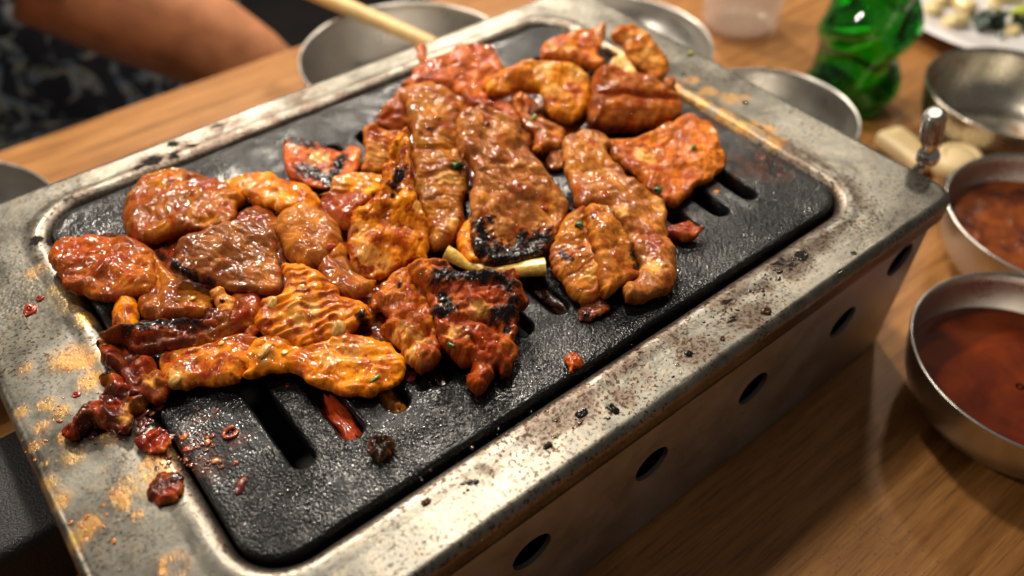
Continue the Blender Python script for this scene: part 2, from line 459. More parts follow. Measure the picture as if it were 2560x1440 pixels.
# ------------------------------------------------------------------ sheets cut by a signed distance (negative inside)
def sd_rr(x, y, x0, x1, y0, y1, r):
    qx = np.abs(x - (x0 + x1)/2) - (x1 - x0)/2 + r
    qy = np.abs(y - (y0 + y1)/2) - (y1 - y0)/2 + r
    return np.hypot(np.maximum(qx, 0), np.maximum(qy, 0)) + np.minimum(np.maximum(qx, qy), 0) - r
def sheet(sdf, x0, x1, y0, y1, s):
    nx, ny = int((x1 - x0)/s) + 3, int((y1 - y0)/s) + 3
    X, Y = np.meshgrid(x0 - s + s*np.arange(nx), y0 - s + s*np.arange(ny), indexing='ij')
    X, Y = X.ravel(), Y.ravel()
    D = sdf(X, Y)
    ins = (D < -0.3*s).reshape(nx, ny)
    q = ins[:-1, :-1] | ins[1:, :-1] | ins[1:, 1:] | ins[:-1, 1:]
    I, Jx = np.nonzero(q)
    a = I*ny + Jx
    Q = np.stack([a, a + ny, a + ny + 1, a + 1], 1)
    used = np.unique(Q)
    mp = np.full(nx*ny, -1); mp[used] = np.arange(len(used))
    Q = mp[Q]; x, y, d = X[used], Y[used], D[used]
    out = d >= -0.3*s
    for _ in range(3):
        e = s*0.05
        gx = (sdf(x[out] + e, y[out]) - sdf(x[out] - e, y[out]))/(2*e)
        gy = (sdf(x[out], y[out] + e) - sdf(x[out], y[out] - e))/(2*e)
        g = np.maximum(np.hypot(gx, gy), 1e-6)
        dd = sdf(x[out], y[out])
        x[out] -= dd*gx/g; y[out] -= dd*gy/g
    d = np.where(out, 0.0, -d)
    return x, y, d, Q, out
def edges_of(Q):
    E = np.concatenate([Q[:, [0, 1]], Q[:, [1, 2]], Q[:, [2, 3]], Q[:, [3, 0]]])
    k = np.sort(E, 1); key = k[:, 0]*10**7 + k[:, 1]
    u, i, c = np.unique(key, return_index=True, return_counts=True)
    return E[i[c == 1]]

# ------------------------------------------------------------------ table and floor
def sd_none(x, y): return np.maximum(np.abs(x) - 9, np.abs(y) - 9)
V, F = rbox(-0.75, 1.35, -0.62, 0.537, -0.03, 0.0, 0.003)
table = mesh('table', V, F, M_WOOD, sharp=35)
tag(table, 'light oak wooden table top under the grill and all the bowls', 'table')
fl = mesh('floor', [(-4, -4, -0.80), (4, -4, -0.80), (4, 4, -0.80), (-4, 4, -0.80)], [(0, 1, 2, 3)], M_FLOOR)
tag(fl, kind='structure')

# ------------------------------------------------------------------ the grill
GL, GW = 0.420, 0.2978
HX0, HX1, HY0, HY1, HR = 0.0458, 0.3737, 0.0315, 0.2712, 0.021
grill = empty('tabletop_grill', (0, 0, 0), 'stainless steel tabletop barbecue grill with a wide greasy rim and round vents along its front', 'grill')

def blob_field(x, y, spec, z):
    """sum of soft round patches; spec is a px() string of x,y,radius"""
    out = np.zeros_like(x)
    for q in px(spec):
        c = at(q[0], q[1], z); r = np.linalg.norm(at(q[0] + q[2], q[1], z) - c)
        d = np.hypot(x - c[0], y - c[1])
        out = np.maximum(out, 1 - sstep(0.35*r, 1.15*r, d))
    return out
def frame_part():
    NC, NS = 14, 110
    rings = []
    hole = lambda e: rrect(HX0 - e, HX1 + e, HY0 - e, HY1 + e, HR + e, NC, NS)
    outer = lambda i: rrect(i, GL - i, i, GW - i, max(0.013 - i, 0.003), NC, NS)
    def add(P, z): rings.append(np.c_[P, np.full(len(P), z)])
    add(hole(-0.0005), H - 0.014); add(hole(0), H - 0.008)
    for k in range(0, 9):
        a = math.pi/2*k/8
        add(hole(0.0065*(1 - math.cos(a))), H - 0.0055 + 0.0055*math.sin(a) + 0.0004*math.sin(a)**2)
    add(hole(0.009), H + 0.0003)
    a, b = hole(0.0115), outer(0.0045)
    for k in range(0, 27):
        add(a + (b - a)*k/26, H)
    for k in range(1, 9):
        q = math.pi/2*k/8
        add(outer(0.0045*(1 - math.sin(q))), H - 0.0045*(1 - math.cos(q)))
    for k in range(1, 4): add(outer(0), H - 0.0045 - 0.008*k/3)
    add(outer(0.0012), H - 0.0125); add(outer(0.0012), H - 0.004)
    V, F = loft(rings)
    x, y = V[:, 0], V[:, 1]
    flat = (np.abs(V[:, 2] - H) < 0.0008)
    V[:, 2] += np.where(flat, 0.00035*fbm(x*22, y*22, 5, 3), 0)
    nz = fbm(x*70, y*70, 3, 4)
    dh = sd_rr(x, y, HX0, HX1, HY0, HY1, HR)
    carb = blob_field(x, y, 'M 1930,420,110 1820,480,90 1490,720,90 1760,610,75 1500,850,55 2000,400,70 1870,820,35 1690,640,40 K 1720,280,34 1940,250,40 1480,515,22 940,770,26 970,980,14 '
                      'A 1370,45,70 1080,150,80 1250,110,60 1230,30,60 980,200,50 480,420,36 260,720,70 330,700,70 @ 545,320,34 E 1290,950,90 1390,1100,60', H)
    halo = carb.copy()
    carb = carb*sstep(-0.25, 0.3, nz + 0.6*fbm(x*260, y*260, 17, 3, 0.6))
    near = sstep(0.030, 0.002, dh + 0.007*nz)*(y < 0.1)*sstep(0.09, 0.19, x)
    carb = np.maximum(carb, 0.9*sstep(0.42, 0.6, fbm(x*190, y*190, 19, 3))*np.maximum(halo, 0.5*near + 0.0*x))
    rear = sstep(0.02, 0.004, dh)*(y > 0.25)*0.7
    stain = np.maximum(np.maximum(near*sstep(-0.5, 0.3, nz), rear*sstep(-0.4, 0.5, nz)),
                       blob_field(x, y, 'M 1500,750,380 1100,1000,380 1900,430,260 700,1250,320 2100,300,150 K 1600,250,330 1350,450,280 1000,650,200 2000,100,250 @ 380,420,90 500,370,90 600,330,90 780,260,90 @ 900,240,90 1020,190,70 700,300,80 1180,130,50', H)*sstep(-0.7, 0.4, nz))
    lip = sstep(0.010, 0.001, dh)
    stain = np.maximum(stain, 0.55*lip)
    stain = np.maximum(stain, 0.8*halo)
    gre = blob_field(x, y, 'E 500,270,190 640,430,130 330,600,90 150,650,80 300,760,90 520,960,120 330,1180,120 J 420,900,110 520,1180,120 E 640,430,100 620,290,120 430,650,90 240,900,75 180,350,70 320,1020,50 J 640,1080,110 620,1130,70 880,930,80 1240,1370,150 980,1010,70 '
                     'E 1120,1060,170 900,1190,130 1150,950,130 1130,1150,190 780,830,110 470,830,90 850,1240,120 A 270,930,110 440,1060,130 520,1150,160 620,1270,120 '
                     'G 200,570,70 330,650,90 470,700,100 580,690,60 720,930,110 800,1000,100 640,880,70 250,680,70 430,800,60 @ 1560,20,30 1440,170,20', H)
    gre = np.clip(gre*(0.9 + 0.45*nz), 0, 1)
    band = sstep(0.012, 0.003, np.abs(dh - 0.003))*(x > HX1 - 0.003)*sstep(0.085, 0.11, y)*sstep(0.235, 0.2, y)
    gre = np.maximum(gre, band*np.clip(0.75 + 0.7*fbm(x*90, y*90, 23, 3), 0, 1))
    ring = np.hypot(x - at(442, 1415, H)[0], y - at(442, 1415, H)[1])
    gre = np.where(ring < 0.0032, gre*0.2, gre)
    V[:, 2] += np.where(flat, 0.0002*np.clip(gre, 0, 1) + 0.0007*np.clip(carb, 0, 1)*np.abs(fbm(x*300, y*300, 8, 2)), 0)
    return mesh('frame', V, F, M_FRAME, grill, dict(carbon=np.clip(carb, 0, 1), stain=np.clip(stain, 0, 1), grease=np.clip(gre, 0, 1.2)))
frame = frame_part()

def housing_part():
    t, zt, rc = 0.0036, H - 0.009, 0.010
    holes = [at_y(a, b, t) for a, b in ((1330, 1380), (1630, 1160), (1883, 972), (2107, 806), (2250, 650))]
    holes.append(np.array([0.0722, t, holes[0][2]]))
    def sdf(x, z):
        d = np.maximum(np.maximum(t + rc - x, x - (GL - t - rc)), np.maximum(-z + 0.0015, z - zt))
        for h in holes:
            d = np.maximum(d, 0.0100 - np.hypot(x - h[0], z - h[2]))
        return d
    x, z, d, Q, out = sheet(sdf, t + rc, GL - t - rc, 0.0015, zt, 0.0016)
    N = len(x)
    dent = 0.0004*fbm(x*14, z*14, 9, 2)*sstep(0, 0.02, d)
    V = np.c_[x, t + dent, z]
    E = edges_of(Q)
    V2 = np.c_[x, np.full(N, t + 0.0022), z]                 # the rims of the vents and the sheet's edge turn inwards
    F = [tuple(q) for q in Q] + [(e[0], e[1], e[1] + N, e[0] + N) for e in E]
    ring = rrect(t, GL - t, t, GW - t, rc, 8, 6)
    # the other three sides and the rounded corners
    keep = [p for p in ring]
    loop = np.array(keep)
    n = len(loop)
    V3 = np.concatenate([np.c_[loop, np.full(n, 0.0015)], np.c_[loop, np.full(n, zt)]])
    F3 = []
    for k in range(n):
        j = (k + 1) % n
        if loop[k, 1] < t + 1e-6 and loop[j, 1] < t + 1e-6: continue
        F3.append((k, j, j + n, k + n))
    V, F = join([(np.concatenate([V, V2]), F), (V3, F3)])
    return mesh('housing', V, F, M_SIDE, grill, sharp=40)
housing_part()
V, F = rbox(0.009, GL - 0.009, 0.009, GW - 0.009, 0.004, 0.012, 0.003)
mesh('fire_tray', V, F, M_DARK, grill)
V, F = rbox(0.012, GL - 0.012, 0.0165, 0.0185, 0.012, H - 0.02, 0.0008)
mesh('inner_shield', V, F, M_DARK, grill)
# black side handles
def handle(x0, x1):
    V, F = rbox(x0, x1, 0.1185, 0.1800, 0.045, H - 0.030, 0.006)
    return mesh('handle', V, F, M_BLACK, grill, sharp=50)
handle(-0.058, 0.0034)
# knurled control handle at the right-hand end
def knob_part():
    b = np.array([0.4455, 0.0325, H - 0.008])
    tip = at(2341, 262, H + 0.033)
    tip = CAM + (tip - CAM)*1.0
    d = (tip - b); L = np.linalg.norm(d); d = d/L
    prof = [(0, 0)] + [(0.0062*math.sin(a), 0.0062 - 0.0062*math.cos(a)) for a in np.linspace(0.15, 2.6, 14)]
    z0 = prof[-1][1]
    prof += [(0.0034, z0 + 0.0012), (0.0036, z0 + 0.004), (0.0050, z0 + 0.010), (0.0054, z0 + 0.0125)]
    V, F = lathe(prof, 48)
    sq = lambda r, z, a: (r*(1 + 0.09*math.copysign(1, math.cos(20*a))) if r > 0.004 else r, z)
    z1 = prof[-1][1]
    gl = L - z1
    V2, F2 = lathe([(0, z1 - 0.001), (0.0054, z1 - 0.001), (0.0054, z1 + 0.0015), (0.0056, z1 + gl*0.5), (0.0055, z1 + gl - 0.004), (0.0046, z1 + gl - 0.0012), (0.0032, z1 + gl), (0, z1 + gl)], 192, sq)
    R = np.array(Vector((0, 0, 1)).rotation_difference(Vector(d)).to_matrix())
    c = b - d*0.0062
    k = mesh('knob', V @ R.T + c, F, M_CHROME, grill, sharp=50)
    mesh('grip', V2 @ R.T + c, F2, M_KNURL, k, sharp=25)
    V3, F3 = tube([(GL - 0.004, 0.0325, H - 0.020), (0.432, 0.0325, H - 0.018), (0.4455, 0.0325, H - 0.012)], [0.0028]*3, 14)
    mesh('stem', V3, F3, M_CHROME, k)
knob_part()

# the iron plate lies in the opening and lifts out
ZP = H - 0.0015
def plate():
    x0, x1, y0, y1 = HX0 + 0.0012, HX1 - 0.0006, HY0 + 0.0034, HY1 - 0.0004
    sx = [0.0820 + 0.0212*k for k in range(13)]
    rows = [(0.0640, 0.1300), (0.1720, 0.2380)]
    def sdf(x, y):
        d = sd_rr(x, y, x0, x1, y0, y1, 0.018)
        for a, b in rows:
            xx = np.abs((x - sx[0] + 0.0106) % 0.0212 - 0.0106)
            xx = np.where((x < sx[0] - 0.0106) | (x > sx[-1] + 0.0106), 1.0, xx)
            yy = np.maximum(np.abs(y - (a + b)/2) - (b - a)/2 + 0.0048, 0)
            d = np.maximum(d, 0.0048 - np.hypot(xx, yy))
        return d
    x, y, d, Q, out = sheet(sdf, x0, x1, y0, y1, 0.00075)
    z = 0.00007*fbm(x*380, y*270, 2, 2) + 0.0003*fbm(x*60, y*60, 4, 3)
    z = ZP + z - 0.0012*(1 - np.clip(d/0.0015, 0, 1))**2
    de = -sd_rr(x, y, x0, x1, y0, y1, 0.018)
    z += 0.0002*sstep(0.0, 0.004, 0.004 - np.abs(de - 0.004))
    res = blob_field(x, y, 'E 1350,900,220 1450,750,150 1500,1050,160 1300,1100,150 1700,850,100 1000,650,150 D 1950,450,240 1750,560,150 2100,520,150 1650,150,120 @ 1690,540,60 M 480,800,90', ZP)
    res *= sstep(-0.3, 0.5, fbm(x*120, y*120, 6, 3) + 0.2)
    N = len(x)
    V = np.c_[x, y, z]
    E = edges_of(Q)
    b = np.unique(E); mp = np.full(N, -1); mp[b] = N + np.arange(len(b))
    low = V[b].copy(); low[:, 2] = ZP - 0.009
    F = [tuple(q) for q in Q] + [(e[1], e[0], mp[e[0]], mp[e[1]]) for e in E]
    res = np.concatenate([res, np.zeros(len(b))])
    o = mesh('grill_plate', np.concatenate([V, low]), F, M_IRON, None, dict(residue=res))
    tag(o, 'black pebbled cast iron slotted plate set into the steel grill', 'grill plate')
    return o
plate()

# ------------------------------------------------------------------ meat
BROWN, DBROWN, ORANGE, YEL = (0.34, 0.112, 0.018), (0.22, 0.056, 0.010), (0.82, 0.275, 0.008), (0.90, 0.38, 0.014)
RED, PINK, DARK, TAN = (0.42, 0.085, 0.016), (0.58, 0.17, 0.062), (0.11, 0.022, 0.011), (0.44, 0.165, 0.042)
SEED = [11]
def dist_poly(x, y, P, closed):
    """distance to a polyline and the nearest point on it"""
    A = P; B = np.roll(P, -1, 0)
    if not closed: A, B = P[:-1], P[1:]
    best = np.full(len(x), 1e9); nx = np.zeros(len(x)); ny = np.zeros(len(x))
    for (ax, ay), (bx, by) in zip(A, B):
        ux, uy = bx - ax, by - ay
        L = ux*ux + uy*uy + 1e-18
        t = np.clip(((x - ax)*ux + (y - ay)*uy)/L, 0, 1)
        qx, qy = ax + t*ux, ay + t*uy
        d = (x - qx)**2 + (y - qy)**2
        m = d < best
        best = np.where(m, d, best); nx = np.where(m, qx, nx); ny = np.where(m, qy, ny)
    return np.sqrt(best), nx, ny
def inside(x, y, P):
    c = np.zeros(len(x), bool)
    for (ax, ay), (bx, by) in zip(P, np.roll(P, -1, 0)):
        m = (ay > y) != (by > y)
        if by != ay:
            c ^= m & (x < (bx - ax)*(y - ay)/(by - ay) + ax)
    return c
def piece(name, label, outline, z, col, T=4.0, R=4.5, tilt=(0, 0), low=None, lumps=1.3, fib=None, folds=(), ridges=(), char='', sauce=0.3, fat=0.0,
          fatspots='', redspots='', bend=(0, 0), rag=0.75, dome=1.0, cat='grilled meat', group='pieces of meat on the grill', s=0.55, fine=1.0, edgechar=0.0, fall=0.0, wave=1.6, wrk=1.0, crease=0.5, curl=1.3, steps=()):
    """outline: px() string of the visible outline; z: height in mm of its middle plane over the plate; the slab swells T mm over that
    plane with edges rounded over R mm; folds/ridges: (px string, mm, width mm); char/fatspots/redspots: px strings x,y,r."""
    SEED[0] += 7; sd = SEED[0]
    P = px(outline)[:, :2]
    zc = ZP + z*0.001
    n = np.array([tilt[0], tilt[1], 1.0]); n /= np.linalg.norm(n)
    p0 = at(P[:, 0].mean(), P[:, 1].mean(), zc)
    U = np.array([1.0, 0, 0]) - n*n[0]; U /= np.linalg.norm(U); W = np.cross(n, U)
    def loc(Q):
        q = on_plane(np.asarray(Q)[:, :2], p0, n) - p0
        return np.c_[q @ U, q @ W]*1000.0                        # mm on the piece's own plane
    C = catmull(loc(P), 7)
    t = np.roll(C, -1, 0) - np.roll(C, 1, 0); t /= np.linalg.norm(t, axis=1)[:, None] + 1e-9
    k = rag*(0.9*fbm(C[:, 0]*0.25, C[:, 1]*0.25, sd, 4, 0.6) + 0.3*perlin(C[:, 0]*1.1, C[:, 1]*1.1, sd + 4))
    C = C + np.c_[t[:, 1], -t[:, 0]]*k[:, None]
    lo, hi = C.min(0), C.max(0)
    nx, ny = int((hi[0] - lo[0])/s) + 4, int((hi[1] - lo[1])/s) + 4
    X, Y = np.meshgrid(lo[0] - 1.5*s + s*np.arange(nx), lo[1] - 1.5*s + s*np.arange(ny), indexing='ij')
    X, Y = X.ravel(), Y.ravel()
    ins = inside(X, Y, C); I2 = ins.reshape(nx, ny)
    q = I2[:-1, :-1] | I2[1:, :-1] | I2[1:, 1:] | I2[:-1, 1:]
    I, J = np.nonzero(q); a = I*ny + J
    Q = np.stack([a, a + ny, a + ny + 1, a + 1], 1)
    used = np.unique(Q); mp = np.full(nx*ny, -1); mp[used] = np.arange(len(used)); Q = mp[Q]
    x, y, io = X[used], Y[used], ins[used]
    D, qx, qy = dist_poly(x, y, C, True)
    snap = (~io) | (D < 0.25*s)
    x = np.where(snap, qx, x); y = np.where(snap, qy, y); D = np.where(snap, 0, D)
    Dw = np.clip(D*(1 + 0.25*fbm(x*0.15, y*0.15, sd + 9, 2)), 0, None)
    e = np.clip(Dw/(R*0.78), 0, 1)
    prof = np.clip(1 - (1 - e)**2.0, 0, 1)**0.62
    h = 0.9*T*prof*(0.68 + 0.32*dome*np.clip(Dw/max(Dw.max(), 1e-3), 0, 1))
    soft = sstep(0, 1.0, e*1.3)
    h += soft*lumps*(0.8*fbm(x*0.07, y*0.07, sd + 1, 2) + 0.10*fbm(x*0.28, y*0.28, sd + 2, 2))
    wx, wy = x + 1.6*fbm(x*0.12, y*0.12, sd + 3, 2), y + 1.6*fbm(x*0.12 + 9, y*0.12, sd + 3, 2)
    lob = np.abs(perlin(wx*0.075 + 4, wy*0.075, sd + 64) + 0.25*perlin(wx*0.2, wy*0.2, sd + 65))
    h += soft*crease*(np.minimum(lob, 0.45)**0.6*2.6 - 1.2)
    fibre = 0.5 + 0.22*fbm(x*0.5, y*0.5, sd + 66, 2)
    if fib is None: fib = (float(np.random.RandomState(sd).uniform(0, 180)), 2.6, 0.10)
    if fib:
        ang, wl, am = fib                                        # grain direction read in the photograph (degrees, y down)
        d2 = loc([P.mean(0), P.mean(0) + 30*np.array([math.cos(math.radians(ang)), math.sin(math.radians(ang))])])
        g = d2[1] - d2[0]; g /= np.linalg.norm(g)
        across, along = wx*(-g[1]) + wy*g[0], wx*g[0] + wy*g[1]
        rp = np.sin(across*6.2832/wl + 1.3*perlin(along*0.1, across*0.1, sd + 6)*3)
        h += soft*(am if am > 0.5 else am*0.65)*np.sign(rp)*np.abs(rp)**0.7*(0.6 + 0.6*perlin(along*0.12, across*0.3, sd + 8))
        st = fbm(along*0.07, across*0.75, sd + 67, 3)
        h += soft*0.16*st
        fibre = np.clip(0.5 + 0.42*st + 0.14*rp*min(am*2.5, 1.0), 0, 1)
    h += fine*soft*(0.07*fbm(x*0.8, y*0.8, sd + 5, 2) + 0.05*perlin(x*1.7, y*1.7, sd + 12))
    rg1 = 1 - np.abs(perlin(wx*0.21, wy*0.21, sd + 60))*2.2
    rg2 = 1 - np.abs(perlin(wx*0.5 + 3, wy*0.5, sd + 61))*2.2
    h += soft*fine*(0.10*wrk*rg1 + 0.05*rg2) - 0.08*soft
    ch = np.zeros_like(x)
    for sp, hh in steps:
        pl = catmull(loc(px(sp)), 5, False)
        dl, qx, qy = dist_poly(x, y, pl, False)
        tg = pl[-1] - pl[0]
        sg = np.sign((x - qx)*(-tg[1]) + (y - qy)*tg[0])*dl
        h += soft*hh*(sstep(-0.3, 0.7, sg)*np.exp(-np.maximum(sg, 0)/9.0) - 0.5*np.exp(-(np.minimum(sg, 0)/1.2)**2)*(sg < 0))
    for sp, dep, wd in folds:
        dl, _, _ = dist_poly(x, y, catmull(loc(px(sp)), 5, False), False)
        h -= soft*dep*np.exp(-(dl/wd)**2)
    for sp, dep, wd in ridges:
        dl, _, _ = dist_poly(x, y, catmull(loc(px(sp)), 5, False), False)
        h += soft*dep*np.exp(-(dl/wd)**2)
    def spots(spec, hard=0.3, grow=0.9):
        out = np.zeros_like(x)
        if not spec: return out
        A = px(spec)
        c = loc(A); r = np.linalg.norm(loc(A[:, :2] + np.c_[A[:, 2], 0*A[:, 2]]) - c, axis=1)*grow
        jit = fbm(x*0.35, y*0.35, sd + 20, 3)
        for i, ((cx, cy), rr) in enumerate(zip(c, r)):
            dd = np.hypot(x - cx, y - cy)
            if grow > 1 and i + 1 < len(c) and np.hypot(*(c[i + 1] - c[i])) < 2.1*(rr + r[i + 1]):
                ux, uy = c[i + 1] - c[i]
                tt = np.clip(((x - cx)*ux + (y - cy)*uy)/(ux*ux + uy*uy + 1e-9), 0, 1)
                dd = np.hypot(x - cx - tt*ux, y - cy - tt*uy)
            dd = dd + 0.5*rr*jit
            out = np.maximum(out, 1 - sstep(hard*rr, 1.1*rr, dd))
        return out
    ch = spots(char, 0.0, 1.28)
    if edgechar: ch = np.maximum(ch, edgechar*sstep(1.6, 0.0, D)*sstep(-0.1, 0.5, fbm(x*0.16, y*0.16, sd + 31, 2)))
    h += soft*ch*0.35*np.abs(fbm(x*0.7, y*0.7, sd + 33, 2))
    sa = np.maximum(spots(redspots)*0.85, np.clip(sauce*2.2, 0, 1)*sstep(0.18, 0.40, fbm(x*0.17, y*0.17, sd + 40, 4)))
    fa = np.maximum(spots(fatspots), fat*1.6*sstep(0.1, 0.6, fbm(x*0.10 + 5, y*0.10, sd + 50, 3)))
    sa = np.clip(sa, 0, 1); fa = np.clip(fa, 0, 1)
    rim_ = np.clip(np.exp(-D/1.5)*(0.55 + 0.9*fbm(x*0.12, y*0.12, sd + 80, 2)), 0, 1)
    low = T*0.8 if low is None else low
    hb = -low*prof
    bz = wave*fbm(x*0.055, y*0.055, sd + 70, 2) + 0.3*wave*perlin(x*0.2, y*0.2, sd + 71) + curl*np.exp(-D/3.5)*np.clip(0.25 + 1.3*perlin(x*0.11, y*0.11, sd + 72), -0.4, 1.4)
    def to_world(hh):
        return p0[None] + (U[None]*x[:, None] + W[None]*y[:, None] + n[None]*(hh + bz)[:, None])*0.001
    top = to_world(np.where(snap, 0, h)); N = len(x)
    inn = np.nonzero(~snap)[0]
    mb = np.arange(N); mb[inn] = N + np.arange(len(inn))
    bot = to_world(hb)[inn]
    V = np.concatenate([top, bot])
    V[:, 2] = np.maximum(V[:, 2], ZP + 0.0002 + 0.0008*(V[:, 2] - ZP > 99))
    F = np.concatenate([Q, mb[Q][:, ::-1]])
    c = V.mean(0); c[2] = V[:, 2].min()
    at_ = dict(char=np.concatenate([ch, ch[inn]]), sauce=np.concatenate([sa, sa[inn]]), fat=np.concatenate([fa, fa[inn]]), rim=np.concatenate([rim_, rim_[inn]]), fibre=np.concatenate([fibre, fibre[inn]]))
    o = mesh(name, shift(V, c), F, M_MEAT, None, at_, color=col)
    o.location = c
    return tag(o, label, cat, group)

# --- left heap
piece('meat_slice', 'domed glossy brown meat piece nearest the left rear edge of the plate', 'A 870,560 880,480 960,360 1060,270 1160,235 1300,225 1420,250 1540,300 1660,340 1740,410 1690,470 1680,560 1640,620 1500,640 1380,650 1200,690 1060,740 960,720 900,650',
      7, BROWN, T=6.5, R=6, lumps=1.6, crease=0.9, sauce=0.35, redspots='A 1480,350,140 1620,520,90 1040,660,60', folds=[('A 1660,470 1560,560 1380,640', 1.2, 1.5)])
piece('meat_slice', 'red glazed thick meat piece at the far left overhanging the steel rim', 'A 345,860 380,780 450,730 560,700 680,690 860,705 1000,740 1090,790 1110,900 1110,1030 1060,1090 960,1100 860,1140 740,1130 600,1090 460,1050 430,980 370,900',
      8, (0.40, 0.11, 0.02), T=6.2, R=5, lumps=1.5, crease=0.9, sauce=0.3, redspots='A 600,800,230 860,900,170 900,1000,100 450,800,120 700,760,150', folds=[('A 470,1000 640,1000 800,1080', 0.8, 1.2)], ridges=[('A 430,900 700,930 900,1010', 1.2, 3)])
piece('meat_slice', 'brown meat piece tucked under the char-edged slab, left side of the heap', 'A 1090,850 1150,870 1230,960 1400,1040 1530,1080 1520,1180 1480,1260 1330,1275 1150,1300 1030,1270 980,1170 1030,1090 1080,1000',
      6, BROWN, T=6, R=5, lumps=1.2, sauce=0.25, redspots='A 1250,1160,60 1380,1230,70', folds=[('A 1120,900 1140,1050 1130,1120', 1.6, 1.3)])
piece('meat_scrap', 'small round orange meat scrap below the red glazed piece at the far left', 'A 850,1140 920,1110 975,1150 990,1210 980,1310 920,1355 820,1320 795,1250', 5, ORANGE, T=5, R=5, lumps=0.8, sauce=0.4, s=0.45)
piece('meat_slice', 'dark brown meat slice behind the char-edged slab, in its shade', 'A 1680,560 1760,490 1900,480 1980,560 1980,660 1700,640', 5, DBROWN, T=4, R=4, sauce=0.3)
piece('meat_slice', 'shiny brown slab with a blackened lower left edge, lying across the left of the heap', 'A 1205,900 1250,840 1240,780 1290,700 1400,660 1560,600 1700,580 1860,590 1940,640 1980,740 1970,830 2010,960 2010,1080 1960,1115 1850,1105 1700,1080 1540,1040 1400,990 1250,945',
      14, (0.28, 0.106, 0.042), T=4.5, R=3.5, tilt=(0.10, -0.30), low=5, lumps=1.1, sauce=0.12, fib=(25, 3.2, 0.25), char='A 1230,910,45 1290,950,45 1360,980,40 1430,1010,40 1500,1035,36', redspots='A 1960,760,50 1980,960,60', folds=[('A 1700,640 1650,780 1720,960', 0.7, 2)])
piece('meat_slice', 'orange fatty meat strip behind the shiny slab, second from the rear left', 'A 1600,310 1720,270 1920,240 2000,280 2100,300 2200,350 2290,450 2230,490 2080,490 1990,535 1930,490 1800,460 1720,400 1640,370',
      6, ORANGE, T=5, R=5, lumps=1.4, sauce=0.3, redspots='A 1790,290,70 2180,420,110 2060,330,70', fatspots='A 1780,340,100 1960,440,80 1990,500,50')
piece('meat_roll', 'tan rolled ball of meat with fine muscle lines in the middle of the left heap', 'A 1960,620 2000,540 2100,490 2230,480 2340,530 2420,620 2435,720 2390,820 2260,905 2140,905 2040,840 1990,740',
      9, (0.46, 0.18, 0.046), T=9, R=9, lumps=0.6, sauce=0.12, fib=(22, 1.7, 0.33), redspots='A 2350,760,60')
piece('meat_slice', 'flat red-orange scorched piece alone at the rear left with black burnt streaks', 'B 315,20 420,0 560,30 700,90 780,40 860,80 850,180 790,240 690,270 640,350 530,330 420,300 330,240',
      4, (0.60, 0.13, 0.02), T=3, R=4, lumps=0.8, sauce=0.3, fatspots='B 560,150,120', char='B 380,25,50 440,30,70 490,40,40 460,225,70 540,250,70 620,280,70 650,320,50 690,200,45 740,130,40 495,130,20')
# --- centre left
piece('fat_piece', 'orange fatty flap behind the large yellow leaf-shaped piece, left of centre', 'B 570,400 640,360 655,290 685,255 840,240 1000,250 1040,330 950,420 830,490 720,390', 13, YEL, T=3.5, R=3, tilt=(0, -0.3), lumps=1.0, sauce=0.3, fib=(10, 3, 0.3), fatspots='B 700,300,80')
piece('meat_slice', 'dark red-brown knob of meat tucked below the orange fatty flap', 'B 575,430 620,385 760,365 900,390 945,430 850,510 800,620 720,630 640,570 580,500', 11, (0.34, 0.075, 0.02), T=5, R=5, lumps=1.1, sauce=0.5, char='B 630,400,30')
piece('meat_slice', 'brown meat piece sloping down under the yellow leaf-shaped piece', 'B 560,880 690,760 750,740 800,900 900,1010 970,1010 930,1090 800,1145 700,1100 600,1010', 8, BROWN, T=5, R=5, lumps=1.1, sauce=0.25, folds=[('B 640,880 760,960 880,1040', 1.0, 1.5)])
piece('meat_slice', 'striped pink-orange fatty slice standing behind the yellow leaf-shaped piece', 'C 165,925 230,890 350,930 470,930 450,1000 400,1090 400,1180 290,1240 200,1245 150,1210 180,1100 170,1000', 11, (0.66, 0.21, 0.05), T=4, R=4, tilt=(-0.1, -0.6), lumps=0.8, sauce=0.2, fib=(12, 2.6, 0.4), fatspots='C 260,1120,130', redspots='C 240,960,90')
piece('fat_piece', 'large yellow-orange leaf-shaped fatty piece with a raised tip, left of centre',
      'B 820,490 930,430 990,340 1010,190 1060,140 1070,40 1100,-10 1180,-95 1215,-20 1225,150 1240,300 1250,380 1310,520 1340,650 1335,800 1320,860 1200,890 1080,940 980,1000 900,1025 830,990 790,900 765,720 790,580',
      19, (0.82, 0.285, 0.016), T=4, R=3, tilt=(-0.10, -0.62), low=6, lumps=1.3, sauce=0.45, rag=0.9, fine=1.6, ridges=[('B 1180,-60 1190,150 1230,380 1310,600', 1.6, 2.2)], folds=[('B 1120,60 1130,260 1100,420 1000,560', 1.8, 2.6)],
      redspots='B 1010,590,80 1150,720,120 1020,480,70 1170,250,110 1090,120,50 940,690,60', char='B 1090,340,42 1150,230,36 1080,400,30', fatspots='B 900,850,140 850,660,90 1000,900,120 1260,500,60')
